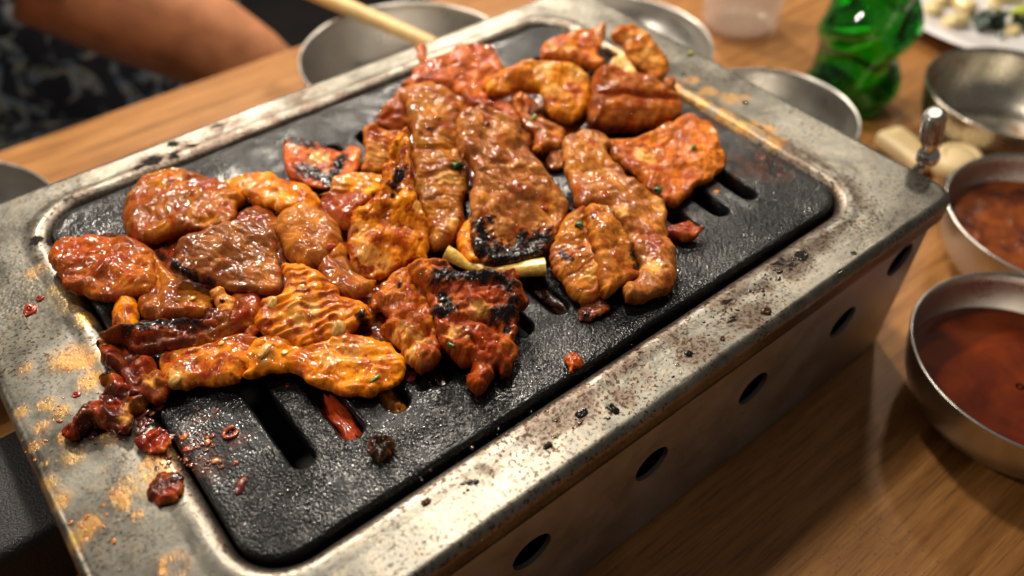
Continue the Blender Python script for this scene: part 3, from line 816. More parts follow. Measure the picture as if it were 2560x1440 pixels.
# --- rear
piece('meat_slice', 'pale pink-red half-cooked slab leaning at the rear of the plate', 'C 430,605 500,540 540,470 620,430 740,390 830,340 960,305 1050,330 1120,380 1150,450 1160,540 1080,600 1000,660 920,690 780,650 640,600 500,610',
      12, (0.60, 0.165, 0.065), T=4, R=5, tilt=(0, -0.35), lumps=1.3, sauce=0.25, fib=(-20, 3, 0.3))
piece('meat_scrap', 'tiny pink meat knob poking up behind the half-cooked slab', 'C 540,345 580,325 615,350 615,420 590,450 560,430 550,390', 12, PINK, T=3, R=3, lumps=0.4, s=0.4)
piece('meat_slice', 'reddish brown curled slice at the left end of the rear heap', 'C 245,870 290,790 370,700 430,640 500,670 500,760 500,870 440,930 330,920 255,900', 10, (0.40, 0.105, 0.03), T=5, R=5, tilt=(-0.1, -0.3), lumps=1.1, sauce=0.35, folds=[('C 300,870 380,830 470,850', 1.5, 1.5)])
piece('meat_slice', 'rounded brown meat hump just in front of the half-cooked slab', 'C 425,640 500,600 640,590 760,640 850,720 880,800 800,860 650,830 500,790 440,710', 15, TAN, T=5, R=6, tilt=(0, -0.25), lumps=1.2, sauce=0.25, redspots='C 780,740,60')
piece('meat_scrap', 'dark red ragged scrap between the brown hump and the yellow arch', 'C 860,650 960,620 1080,690 1180,740 1250,790 1290,900 1180,860 1060,790 930,770 890,710', 15, (0.33, 0.07, 0.018), T=4.5, R=4, lumps=1.5, sauce=0.5, folds=[('C 940,660 960,740', 1.6, 1.2), ('C 1090,700 1100,780', 1.5, 1.2)])
piece('meat_slice', 'long tan strip carrying a green scallion, left of the biggest slab', 'C 485,690 620,665 740,700 830,760 860,830 850,960 880,1090 905,1210 B 1625,340 1590,460 1590,600 1540,690 1520,740 1400,775 1340,720 1340,640 1300,520 1255,400 1245,300 1255,180 C 520,1080 505,920 480,830',
      15, (0.42, 0.172, 0.038), T=6, R=5.5, tilt=(0.12, -0.30), low=7, lumps=1.3, sauce=0.2, fib=(5, 3.0, 0.4), folds=[('B 1255,280 1400,270 1570,230', 1.8, 1.5), ('C 520,1070 700,1090 860,1060', 1.3, 1.5), ('B 1300,470 1420,430', 1.0, 1.2)], redspots='C 720,930,60 780,760,70 B 1380,620,70', char='C 620,965,16 690,900,14', fatspots='B 1450,320,110 1500,640,80')
piece('meat_slice', 'biggest brown meat slab in the middle with a thick burnt black lower tip',
      'C 830,850 900,780 1000,765 1100,800 1220,850 1280,900 1290,980 1370,1100 1440,1180 1460,1230 B 2260,330 2335,450 2315,560 2275,640 2245,740 2160,825 2010,885 1850,895 1730,875 1660,770 1640,690 1640,560 1630,440 1650,330 1670,230 1610,110 C 870,1130 835,1000 825,900',
      20, (0.41, 0.165, 0.062), T=5.5, R=4.5, tilt=(0.03, -0.36), low=7, lumps=1.2, sauce=0.16, fib=(62, 4.2, 0.28), steps=[('B 2230,330 2100,290 1900,340 1800,320 1670,240', 1.6)], folds=[('C 900,1080 1040,1180 1200,1200', 0.9, 2.0), ('B 1670,240 1800,330 1900,420', 0.6, 2.2)], ridges=[('B 1720,150 1900,200 2100,230', 1.0, 3)],
      redspots='C 1030,870,70 1140,1020,60 B 1950,380,60 2150,470,60 1960,680,90 1720,560,50 2020,700,80', char='B 1690,640,60 1720,720,80 1700,790,60 1800,800,90 1900,830,80 2000,800,90 2090,750,80 2160,720,60 1760,590,36 2010,690,40 1930,860,60 2210,740,40 1740,800,60 1800,860,80 1880,870,80 1960,850,80 2060,830,70 2120,790,60')
piece('meat_slice', 'orange piece peeping out beneath the burnt tip of the biggest slab', 'B 1540,690 1600,590 1660,560 1680,770 1740,880 1640,890 1560,810', 7, ORANGE, T=4.5, R=4.5, sauce=0.4)
piece('meat_strip', 'thin curled brown strip between the biggest slab and the right-hand slices', 'C 1240,680 1285,650 1340,690 1360,760 1340,820 1430,850 1520,900 1610,960 1580,1020 1560,1080 1480,1070 1420,1115 1370,1080 1380,960 1300,900 1260,820 1230,740',
      11, (0.46, 0.155, 0.04), T=5, R=4.5, tilt=(0, -0.3), lumps=1.2, sauce=0.35, folds=[('C 1300,700 1320,820 1400,900 1500,960', 1.6, 1.6)], char='C 1420,1115,18')
piece('meat_slice', 'small brown scrap on the dark plate right of the curled strip', 'D 470,410 520,375 600,370 640,420 600,470 500,480', 3, TAN, T=3, R=3, sauce=0.5, s=0.45)
# --- rear right
piece('squid_ring', 'arched yellow-orange glossy ring piece at the top of the heap', 'C 1040,640 1060,570 1120,520 1230,460 1380,440 1540,450 1660,470 1740,530 1780,620 1775,740 1740,820 1650,875 1540,850 1475,790 1440,690 1400,640 1250,640 1190,690 1100,680',
      17, (0.76, 0.29, 0.03), T=6.5, R=6, tilt=(0, -0.40), low=6, lumps=0.9, sauce=0.22, fatspots='C 1420,530,110 1500,680,90 1680,560,100', redspots='C 1660,680,110 1490,740,60 1330,560,60', cat='grilled seafood', group=None)
piece('meat_slice', 'pointed orange fatty piece at the far rear corner', 'C 1425,380 1450,310 1530,270 1640,240 1720,220 1800,210 1870,175 1885,260 1850,350 1830,420 1885,460 1830,505 1700,465 1580,445 1450,425', 9, (0.72, 0.22, 0.035), T=5.5, R=5, tilt=(0, -0.3), lumps=1.5, sauce=0.4, fatspots='C 1490,370,60 1610,390,70 1830,280,60', redspots='C 1740,320,80 1570,330,60')
piece('meat_roll', 'curled orange and cream piece standing at the far right corner of the heap', 'C 1920,250 1990,190 2080,170 2150,210 2220,290 2290,380 2335,470 2320,545 2270,595 2210,570 2180,525 2090,485 2035,410 2020,340 1955,295',
      15, (0.76, 0.30, 0.07), T=5, R=5, tilt=(-0.15, -0.55), low=5, lumps=0.8, sauce=0.25, redspots='C 2085,310,60 2000,220,80 2230,330,50', fatspots='C 2180,420,110 2050,290,60')
piece('garlic_slice', 'small pale cream slice under the curled orange piece at the far right', 'C 1905,475 1990,400 2060,440 2115,505 2060,535 1960,505', 17, (0.85, 0.62, 0.36), T=3, R=3, lumps=0.5, sauce=0.05, fine=0.3, cat='garlic', group=None)
piece('meat_chunk', 'thick two-layered brown chunk with red seam at the right rear', 'C 1790,560 1830,510 1920,480 2040,530 2180,560 2280,600 2360,570 2395,680 2425,770 2410,845 2330,885 2200,915 2060,925 1900,915 1780,880 1760,780 1785,680',
      10, (0.40, 0.13, 0.032), T=10, R=8, tilt=(0, -0.35), low=9, lumps=1.3, sauce=0.3, folds=[('C 1770,690 1900,720 2080,730 2260,740 2400,740', 3.4, 2.2)], ridges=[('C 1840,800 2060,840 2340,790', 1.2, 4)], redspots='C 1980,720,80 2120,730,80 2300,750,90 2380,760,60 1900,510,80', edgechar=0.5)
# --- right
piece('meat_slice', 'pink and orange flat slice lying above the open slots on the right', 'D 890,345 950,290 1060,280 1180,255 1260,210 1340,170 1420,130 1480,118 1560,150 1650,180 1690,270 1710,360 1752,410 1740,470 1650,560 1560,610 1480,690 1400,740 1320,740 1230,680 1180,640 1100,540 1000,470 910,420',
      7, (0.60, 0.185, 0.045), T=4.5, R=3.5, tilt=(0.02, -0.12), lumps=1.4, sauce=0.3, fine=2.2, folds=[('D 1150,300 1330,350 1480,440', 1.6, 3)], ridges=[('D 930,350 1050,440 1150,530 1240,640', 1.3, 3)], redspots='D 1290,350,60 1050,460,70 1250,540,60 1470,560,80', fatspots='D 1180,430,120')
piece('meat_slice', 'long brown slice running down the right side to a rounded foot', 'D 590,300 640,250 760,230 880,250 930,300 900,370 940,450 1010,500 1060,560 1140,630 1230,690 1305,725 1330,800 1315,880 1330,960 1370,1050 1395,1200 1380,1330 1290,1385 1120,1430 1030,1405 1015,1340 1100,1270 1130,1180 1080,1060 1030,960 960,850 840,760 720,760 660,650 640,560 600,480 585,400',
      11, (0.43, 0.170, 0.056), T=5, R=4.2, tilt=(0.05, -0.16), low=7, lumps=1.3, sauce=0.18, fib=(48, 3.2, 0.35), folds=[('D 780,420 900,560 1080,680 1250,800', 0.9, 2.0), ('D 1060,960 1180,1000 1330,980', 1.0, 2)], redspots='D 700,660,60 880,720,60 1200,1010,100 1230,1050,90 780,340,60', fatspots='D 1220,1220,120 1000,830,80 1260,780,60')
piece('meat_strip', 'thin dark red tail of meat pointing right across a slot', 'D 1280,910 1400,900 1480,870 1540,920 1592,912 1560,970 1480,1000 1390,980 1305,960', 4, (0.34, 0.07, 0.02), T=3.5, R=3, lumps=1.2, sauce=0.6, redspots='D 1570,930,40', s=0.45)
piece('meat_slice', 'left lobe of golden meat with a small burnt nick, lower right of the heap', 'D 495,1090 535,990 575,885 640,810 740,770 790,880 810,1020 860,1180 890,1280 900,1350 830,1425 760,1445 650,1395 570,1290 515,1190',
      8, (0.50, 0.19, 0.036), T=6.5, R=5.5, tilt=(-0.05, -0.2), lumps=1.2, sauce=0.2, fib=(-25, 3, 0.3), ridges=[('D 740,940 790,1120 830,1250', 1.2, 1.6)], folds=[('D 800,950 830,1150 850,1300', 1.2, 1.2)], char='D 575,1115,28 590,1150,24 630,1175,20', redspots='D 620,1140,60 710,1080,50 690,800,60 890,1360,40', fatspots='D 780,1280,90')
piece('meat_slice', 'right lobe of golden meat overlapping its neighbour, lower right of the heap', 'D 755,770 850,745 930,800 960,860 1030,960 1080,1050 1115,1150 1145,1190 1130,1260 1010,1320 950,1375 885,1385 845,1280 815,1140 785,1020 765,900',
      12, (0.48, 0.18, 0.038), T=5.5, R=4.5, tilt=(0.05, -0.25), low=7, lumps=1.1, sauce=0.2, fib=(55, 3.2, 0.3), char='D 1120,1200,40 1090,1080,22', redspots='D 810,820,45 940,850,40 1080,1230,80', folds=[('D 850,1090 980,1080 1060,1110', 0.9, 1.8)], edgechar=0.4)
piece('meat_scrap', 'small dark burnt scrap at the foot of the golden lobes', 'M 440,730 520,700 620,740 630,790 560,830 500,860 430,850 420,800', 1.5, (0.16, 0.05, 0.03), T=2.2, R=3, lumps=1.0, sauce=0.5, char='M 470,830,40', s=0.45)
# --- front
piece('meat_chunk', 'knobbly orange meat clump, left half, at the front of the heap', 'F 920,200 940,150 1040,20 1190,-90 1300,-60 1360,100 1410,300 1430,450 1430,540 1380,605 1280,645 1180,570 1100,460 990,370 1060,300 1010,220',
      8, (0.42, 0.115, 0.016), T=7, R=5.5, lumps=2.2, sauce=0.4, fine=3.0, crease=1.8, rag=1.2, fatspots='F 1150,430,90 1230,560,90 1300,470,70', char='F 1255,40,26 1145,95,18', folds=[('F 1060,300 1180,330 1330,420', 2, 2)])
piece('meat_chunk', 'knobbly red-brown clump with black crusted top, front right of the heap', 'F 1190,-95 1340,-135 1440,-115 1530,-55 1700,-35 1860,-55 1950,-55 1990,25 2050,175 1985,205 1975,300 1960,420 1970,560 1920,655 1870,690 1825,645 1790,720 1720,790 1650,780 1605,700 1640,620 1560,590 1480,520 1420,440 1370,300 1320,100',
      10, (0.34, 0.075, 0.014), T=8, R=6, tilt=(0, -0.2), low=9, lumps=2.6, sauce=0.45, fine=4.0, crease=2.0, rag=1.3, char='F 1400,30,70 1500,-10,80 1620,15,80 1740,30,80 1850,40,80 1900,100,60 1320,250,45 1490,260,50 1440,140,40 1810,310,70 1900,270,50 1940,180,50 1900,380,40', redspots='F 1700,120,160 1850,160,120 1700,520,180 1690,720,110', fatspots='F 1450,230,90 1700,260,100 1500,430,80',
      folds=[('F 1380,260 1500,340 1640,330 1780,340', 2.6, 2.2), ('F 1560,130 1620,230 1760,300', 1.6, 2)], ridges=[('F 1400,40 1600,10 1860,60 1940,220', 2.2, 4)])
piece('squid_piece', 'orange piece scored in parallel ridges at the front of the heap', 'F 100,285 150,200 150,130 290,100 320,20 300,-110 420,-110 560,-40 690,70 720,120 860,150 915,220 940,290 860,325 780,390 760,420 640,450 500,495 420,495 360,455 240,430 120,345',
      12, (0.84, 0.27, 0.014), T=6, R=5, tilt=(0, -0.25), low=8, lumps=1.0, sauce=0.42, fib=(-17, 4.2, 0.75), fatspots='F 480,250,160 400,340,120 690,350,90 220,170,70 430,130,50', redspots='F 330,50,80 460,220,70 650,150,140 560,390,70 400,370,50 800,200,90', char='F 900,330,50 860,290,24', cat='grilled seafood', group='scored squid pieces')
piece('squid_piece', 'smooth orange tongue-shaped piece at the very front, over the slots', 'F 20,690 50,610 40,500 120,430 270,400 420,460 600,440 700,400 800,395 930,408 1060,450 1130,530 1180,560 1172,680 1120,745 1010,790 920,830 760,820 600,780 500,760 430,690 330,655 150,665',
      7, (0.84, 0.285, 0.014), T=4.6, R=4.5, tilt=(0, -0.12), lumps=0.9, sauce=0.28, fib=(15, 5, 0.35), fatspots='F 800,540,140 640,600,90 200,560,90 700,500,80', redspots='F 800,500,70 900,620,120 1030,640,90 900,790,110 1000,730,70', folds=[('F 660,480 760,560 1120,560', 1.4, 1.8)], cat='grilled seafood', group='scored squid pieces')
piece('meat_slice', 'lumpy orange-yellow fatty band left of the tongue-shaped front piece', 'E 1130,280 1220,220 1400,205 1500,180 1700,120 1890,150 1870,210 1790,270 2000,300 2020,360 1740,400 1700,440 1560,470 1420,445 1330,485 1200,480 1150,400',
      6, (0.68, 0.23, 0.025), T=5.5, R=5, lumps=1.9, sauce=0.5, fatspots='E 1260,430,110 1900,240,110 1380,330,60', redspots='E 1480,380,110 1620,330,120 1280,340,90 1780,180,110', folds=[('E 1160,300 1350,290 1500,220', 1.5, 1.6)])
piece('meat_strip', 'burnt dark strip with a charcoal black crest at the front left', 'E 720,140 800,60 920,50 1060,10 1300,-10 1440,20 1480,-60 1600,-60 1800,-70 1810,50 1700,110 1500,195 1380,225 1200,225 1080,260 960,245 880,180',
      9, (0.13, 0.028, 0.010), T=6, R=5, tilt=(0, -0.2), lumps=1.4, sauce=0.4, fine=3.0, crease=1.5, rag=1.2, char='E 940,80,60 1030,70,70 1130,60,75 1240,40,70 1340,45,60 1420,50,40 1480,30,30', ridges=[('E 900,100 1100,60 1400,40', 1.6, 3)], folds=[('E 1000,180 1300,150 1600,60', 1.5, 1.6)])
piece('meat_strip', 'dark red curled strip folding down onto the left rim', 'E 690,170 740,140 800,90 880,120 940,240 1040,260 1110,310 1180,420 1200,520 1110,575 1020,560 950,530 880,440 860,385 780,350 720,280',
      6, (0.16, 0.030, 0.011), T=5.5, R=4, lumps=1.5, sauce=0.5, fine=3.0, crease=1.8, rag=1.2, curl=1.8, folds=[('E 820,170 900,280 980,420 1000,540', 2.4, 1.8), ('E 930,250 1050,380 1100,520', 1.4, 1.5)], redspots='E 800,200,90 1090,330,60', char='E 705,190,30', fatspots='E 1080,470,60')
piece('burnt_scraps', 'crusty dark red clump of burnt scraps lying on the left steel rim', 'E 430,800 520,725 620,650 720,560 745,480 722,425 800,390 900,410 980,500 1040,560 1010,640 940,680 940,760 860,800 740,770 640,775 540,840 455,850',
      4, (0.075, 0.014, 0.007), T=5.0, R=3.5, lumps=2.4, sauce=0.55, rag=1.6, fine=5.0, crease=2.2, curl=2.0, fatspots='E 730,745,30 910,740,36 645,585,40 900,640,40', redspots='E 470,800,60 540,760,50 800,640,60', char='E 780,420,40')
piece('squid_curl', 'small cream and orange curl under the shiny char-edged slab', 'A 1500,1085 1560,1055 1620,1090 1675,1150 1665,1240 1580,1245 1540,1185', 9, (0.80, 0.36, 0.09), T=3.5, R=3, tilt=(0, -0.3), lumps=0.8, sauce=0.2, char='A 1580,1160,20', cat='grilled seafood', group=None, s=0.4)
piece('meat_strip', 'brown hooked sliver beside the small cream curl', 'A 1690,1130 1720,1150 1715,1230 1690,1300 1600,1330 1450,1350 1440,1290 1560,1270 1640,1230 1680,1180', 10, (0.36, 0.08, 0.025), T=3.5, R=3, lumps=0.8, sauce=0.4, s=0.45)
piece('meat_slice', 'red-brown filler of meat between the scored piece and the hooked sliver', 'A 1480,1260 1700,1120 1850,1120 1880,1250 1790,1420 1600,1440 1480,1380', 5, (0.36, 0.085, 0.02), T=4.5, R=4, lumps=1.3, sauce=0.5)
piece('meat_slice', 'brown piece almost hidden in the gap under the ball and the flap', 'B 420,480 620,470 760,600 800,760 700,830 560,760 460,640', 3, BROWN, T=3.5, R=3, sauce=0.4)
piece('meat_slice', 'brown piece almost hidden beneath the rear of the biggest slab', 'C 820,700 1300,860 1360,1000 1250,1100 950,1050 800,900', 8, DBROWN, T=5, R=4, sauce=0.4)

piece('meat_slice', 'low filler slice beneath the left half of the heap, coloured dark as shade', 'A 700,700 1250,640 1700,560 2200,520 2350,900 2200,1300 1700,1350 1200,1250 800,1050', 1.5, (0.06, 0.014, 0.006), T=2.5, R=3, low=1.2, sauce=0.5, s=0.9)  # filler under the heap; contact shade put into its near-black colour
piece('meat_slice', 'low filler slice beneath the rear half of the heap, gap shade in its colour', 'C 500,700 1000,560 1600,600 2000,620 1900,900 1500,1000 1400,1300 900,1400 500,1250 430,950', 1.5, (0.06, 0.014, 0.006), T=2.5, R=3, low=1.2, sauce=0.5, s=0.9)  # same near-black filler, shade between the rear pieces painted in
piece('meat_slice', 'low filler slice between the front pieces, darkened to deepen the shade', 'F 100,100 500,-150 900,-100 1250,60 1300,380 1000,480 700,520 300,480', 1.5, (0.06, 0.014, 0.006), T=2.5, R=3, low=1.2, sauce=0.5, s=0.9)  # filler colour darkened so the front gaps read as shade

piece('sauce_blob', 'biggest dark brown burnt sauce blob at the left edge of the plate', 'E 1045,1255 1060,1180 1110,1110 1190,1075 1280,1100 1315,1170 1295,1250 1230,1310 1130,1325 1070,1300', 2.4, (0.10, 0.022, 0.007), T=2.4, R=4, low=1.5, lumps=1.2, sauce=0.4, fine=5, crease=0.8, rag=1.1, wave=0.3, curl=0.2, cat='burnt sauce', group=None, s=0.4, char='E 1260,1140,50')
piece('chili_skin', 'big glossy red chili skin on the left edge of the plate', 'E 965,870 1010,825 1080,800 1130,770 1200,820 1215,870 1180,930 1090,960 1010,930', 3.0, (0.26, 0.022, 0.008), T=2.2, R=3, low=1.5, lumps=1.2, sauce=0.5, fine=2, crease=1.2, rag=1.0, wave=0.5, cat='chili', group=None, s=0.4)
piece('burnt_crumb', 'round charcoal black crumb on the bare front of the plate', 'F 905,1190 935,1130 1000,1108 1080,1120 1102,1180 1070,1240 1000,1288 940,1262', 2.6, (0.020, 0.013, 0.012), T=3.4, R=4, low=2.4, lumps=1.2, sauce=0.0, fine=6, crease=1.2, rag=1.2, wave=0.2, curl=0.2, cat='crumb', group=None, s=0.4)
piece('sauce_crumb', 'bright orange sauce crumb near the front edge of the plate', 'F 2300,575 2320,535 2370,520 2420,545 2428,600 2385,640 2370,665 2335,655 2330,610', 1.6, (0.60, 0.13, 0.012), T=2.6, R=2.6, low=1.5, lumps=0.8, sauce=0.4, fine=4, crease=1.0, rag=0.9, wave=0.2, curl=0.2, cat='crumb', group=None, s=0.4)

# ------------------------------------------------------------------ small bits that lie on the heap, the plate and the rim
bpy.context.view_layer.update()
DG = bpy.context.evaluated_depsgraph_get()
def hit(sp):
    q = px(sp)[0]
    ok, p, n, i, o, m = SC.ray_cast(DG, Vector(CAM), Vector(ray(q[0], q[1])).normalized())
    return np.array(p), np.array(n)
def lump(name, label, sp, size, col, cat, group=None, seed=0, n=14, mat=None, rough=0.3, sink=0.5, ang=0.0):
    """an irregular flattened bit of size (along, across, high) mm resting on whatever lies under that point"""
    p, nn = hit(sp)
    nn = nn*0.6 + np.array([0, 0, 0.4]); nn /= np.linalg.norm(nn)
    u = np.cross(nn, [math.sin(ang), -math.cos(ang), 0.0]); u /= np.linalg.norm(u); v = np.cross(nn, u)
    rs = np.random.RandomState(abs(hash(sp)) % 1000 if False else seed + 1)
    V, F = lathe([(math.sin(a), -math.cos(a)) if 0 < i < 9 else (0, -math.cos(a)) for i, a in enumerate(np.linspace(0, math.pi, 10))], n)
    k = 1 + rough*0.7*(fbm(V[:, 0]*1.7 + seed*3.1, V[:, 1]*1.7, 7, 2) + fbm(V[:, 1]*1.5 + seed, V[:, 2]*1.9, 8, 2)) + rough*rs.uniform(-0.14, 0.14, len(V))
    V = V*np.clip(k, 0.82, 1.3)[:, None]
    V = np.sign(V)*np.abs(V)**0.85
    V = V*np.array(size)[None]*0.5e-3
    Wd = V[:, :1]*u[None] + V[:, 1:2]*v[None] + (V[:, 2:3] + size[2]*0.5e-3*(1 - 2*sink))*nn[None]
    o = mesh(name, Wd, F, mat or M_BIT, color=col); o.location = p
    return tag(o, label, cat, group)
G1, G2 = (0.022, 0.13, 0.012), (0.10, 0.26, 0.02)
def scallion(label, sp, ln, r, col, ang):
    p, nn = hit(sp)
    d = np.array([math.cos(ang), math.sin(ang), 0.0]); d -= nn*(d @ nn)*0.8; d /= np.linalg.norm(d)
    path = [d*t*ln*1e-3 + np.array([0, 0, r*0.5e-3]) for t in (-0.5, -0.2, 0.1, 0.5)]
    a = tube(path, [r*1e-3, r*1.08e-3, r*1.02e-3, r*0.95e-3], 14, 0.7, False)
    b = tube(path, [r*0.7e-3]*4, 14, 0.65, False)
    n = 14; Va, Fa = a; Vb, Fb = b
    F = Fa + [tuple(i + len(Va) for i in f[::-1]) for f in Fb]
    for k in range(n):
        j = (k + 1) % n
        F.append((j, k, len(Va) + k, len(Va) + j)); e = 3*n
        F.append((e + k, e + j, len(Va) + e + j, len(Va) + e + k))
    o = mesh('scallion_ring', np.concatenate([Va, Vb]), F, M_BIT, color=col); o.location = p
    return tag(o, label, 'scallion', 'bits of scallion')
scallion('dark green scallion piece on the long tan strip', 'B 1545,190', 6.0, 2.0, G1, -0.5)
scallion('green scallion piece on the left golden lobe', 'M 420,185', 3.6, 1.9, G1, 0.6)
scallion('green scallion piece at the lower edge of the pink flat slice', 'D 1265,645', 3.8, 1.7, G1, 0.3)
scallion('small green scallion speck on the upper pink part of the flat slice', 'D 1520,345', 2.6, 1.2, G1, 1.0)
scallion('pale green scallion piece on the thin curled strip', 'C 1375,845', 4.0, 1.2, (0.28, 0.33, 0.06), 0.0)
scallion('thin green scallion shred on the red-brown clump', 'F 1505,465', 3.6, 0.8, G1, 1.9)
scallion('dark scallion shred among the black crust of the front clump', 'F 1440,145', 3.4, 1.0, (0.02, 0.05, 0.015), 0.2)
scallion('pale green scallion shred near the tip of the tongue-shaped front piece', 'F 960,705', 5.0, 0.7, (0.16, 0.24, 0.04), 0.1)
scallion('yellow-green scallion bit on the rear right steel rim', 'G 190,385', 3.6, 1.5, (0.42, 0.44, 0.06), 0.4)
YS = (0.80, 0.46, 0.06)
for sp, lab, sz in (('F 405,140', 'yellow chili seed on top of the scored orange piece', (4.6, 2.6, 1.2)), ('F 1612,405', 'yellow chili seed on the red-brown front clump', (3.2, 2.4, 1.0)),
                    ('E 1572,165', 'round yellow chili seed on the burnt dark strip', (2.6, 2.2, 1.0)), ('E 2025,230', 'yellow square garlic chip between the two orange front pieces', (3.4, 3.2, 1.4)),
                    ('A 1365,1125', 'yellow chili seed on the brown piece tucked under the slab', (3.0, 2.2, 1.0)), ('D 1680,652', 'orange chili seed on the plate between the right slots', (3.6, 2.6, 1.0)),
                    ('E 1530,1005', 'orange chili seed on the bare front left of the plate', (3.0, 2.6, 1.2))):
    lump('chili_seed', lab, sp, sz, YS if 'yellow' in lab else (0.75, 0.22, 0.015), 'chili seed', 'loose chili seeds', seed=len(lab))
GC = (0.76, 0.42, 0.11)
for sp, lab, sz, ang in (('F 700,352', 'plump pale garlic clove piece on the right of the scored piece', (7.5, 5.5, 4), 0.5), ('F 235,165', 'pale garlic piece at the left end of the scored piece', (6, 4, 3), 0.6),
                         ('F 440,55', 'cream garlic piece near the top of the scored piece', (4.2, 3.4, 2.4), 0.9), ('A 780,335 A', 'x', (1, 1, 1), 0), ('E 1250,425', 'pale garlic lump in the lumpy fatty band at the front left', (6, 4.5, 3), 0.2),
                         ('E 1880,225', 'long pale garlic piece between the scored and the tongue-shaped piece', (8, 4, 3), 0.5)):
    if lab == 'x': continue
    lump('garlic_piece', lab, sp, sz, GC, 'garlic', 'pale garlic pieces', seed=len(lab) + 3, ang=ang)
lump('garlic_piece', 'long pale garlic piece on the orange fatty strip at the rear left', 'A 1790,335', (8.0, 3.6, 2.6), GC, 'garlic', 'pale garlic pieces', seed=5, ang=0.3)
RF = (0.40, 0.035, 0.010)
for i, (sp, lab, sz) in enumerate((('B 645,755', 'red chili flake on the tan rolled ball', (5.0, 3.4, 1.4)), ('D 810,822', 'dark red chili flake on the right golden lobe', (4.4, 3.2, 1.2)),
        ('D 455,770', 'bright red chili flake on the right flank of the biggest slab', (4.6, 2.2, 1.2)), ('C 1040,880', 'dark red chili flake near the top of the biggest slab', (4.0, 3.0, 1.2)),
        ('A 215,1210', 'red chili flake cluster alone on the left steel rim', (7.5, 5.5, 2.6)), ('A 285,1130', 'small red chili flake touching the cluster on the left rim', (3.5, 3.0, 2.0)),
                ('E 1715,1175', 'long dark red chili piece on the front left of the plate', (8.0, 3.6, 2.2)), ('E 1480,870', 'small orange chili crumb in the residue at the front left', (3.4, 2.6, 1.4)),
        ('E 1330,920', 'rust red chili crumb by the left edge of the plate', (3.0, 2.6, 1.0)), ('E 1310,830', 'orange red chili crumb above its rust red neighbour', (3.0, 2.4, 1.0)),
        ('E 1120,610', 'orange chili shard under the dark curled strip', (6.5, 4.0, 2.0)), ('E 545,530', 'red chili spot in yellow grease on the left rim', (3.6, 3.0, 1.4)),
        ('F 1215,690', 'small red scrap between the tongue-shaped piece and the front clump', (5.5, 4.5, 3.0)), ('G 690,905', 'dark red speck on the right steel rim beside the yellow grease', (4.6, 2.2, 0.9)),
        ('D 2010,415', 'tiny red fleck near the right lip of the plate', (2.2, 1.8, 0.8)), ('F 340,745', 'small red fleck by the first slots', (2.4, 2.0, 0.8)))):
    c = RF
    if 'orange' in lab: c = (0.66, 0.14, 0.012)
    if 'dark' in lab: c = (0.16, 0.022, 0.010)
    lump('chili_flake' if 'blob' not in lab else 'sauce_blob', lab, sp, sz, c, 'chili flake' if 'blob' not in lab else 'burnt sauce', 'loose chili flakes' if 'blob' not in lab else None, seed=i*5 + 2, rough=0.55, ang=0.75 if 'long' in lab else i*1.1)
def chili_ring():
    p, nn = hit('E 1640,808')
    path = [np.array([2.6*math.cos(a), 2.2*math.sin(a), 0.5 + 0.3*math.sin(2*a)])*1e-3 for a in np.linspace(0.6, 6.0, 20)]
    V, F = tube(path, [0.0008]*20, 8)
    o = mesh('chili_ring', V, F, M_BIT, color=(0.42, 0.06, 0.02)); o.location = p
    tag(o, 'thin curled red chili ring on the front left of the plate', 'chili')
chili_ring()
for i, (sp, lab, sz) in enumerate((('M 1750,790', 'brown burnt bead on the front steel rim with an orange smear', (4.6, 4.2, 2.6)), ('K 1475,515', 'round black speck on the front steel rim, right of two joined specks', (3.6, 3.0, 1.6)),
        ('K 920,772', 'left of two black specks side by side on the front rim', (2.4, 2.0, 1.0)), ('K 965,770', 'right of two black specks side by side on the front rim', (2.6, 2.2, 1.0)),
        ('K 1725,280', 'flat angular black flake on the front rim', (5.5, 4.0, 1.4)), ('K 1940,250', 'ragged upright black flake on the front rim', (3.6, 6.5, 1.6)),
        ('K 615,915', 'rusty brown crumb on the brightest stretch of the front rim', (4.0, 2.6, 1.0)), ('M 1440,985', 'dark red-brown bead on the front rim below the black patches', (2.6, 2.4, 1.4)),
        ('M 1200,1095', 'blackish bead on the middle of the front rim', (3.4, 3.2, 1.6)), ('D 1830,20 M 0,0', 'x', (1, 1, 1)))):
    if lab == 'x': continue
    lump('burnt_speck', lab, sp, sz, (0.10, 0.035, 0.012) if 'brown' in lab else (0.016, 0.012, 0.011), 'burnt speck', 'burnt specks on the front rim', seed=i + 40, rough=0.6)
def oil_drop(lab, sp, r):
    p, nn = hit(sp)
    V, F = lathe([(r*math.cos(a), r*0.42*math.sin(a)) for a in np.linspace(0, math.pi/2*0.97, 7)] + [(0, r*0.42)], 20)
    o = mesh('oil_drop', V*1e-3, F, M_OIL); o.location = p
    tag(o, lab, 'oil drop', 'drops of oil on the rim')
M_OIL = mat_glass('clear_oil', (0.98, 0.86, 0.5), 0.02, 1.46)
oil_drop('large amber oil drop at the outer edge of the right front rim', 'M 2290,520', 2.6)
oil_drop('clear oil drop on the rear right rim in the orange smear', 'G 580,730', 2.2)
oil_drop('clear oil drop above the orange smear on the rear right rim', 'G 135,530', 1.7)
oil_drop('amber oil drop on the right front rim, inward of the large one', 'M 2375,380', 1.4)
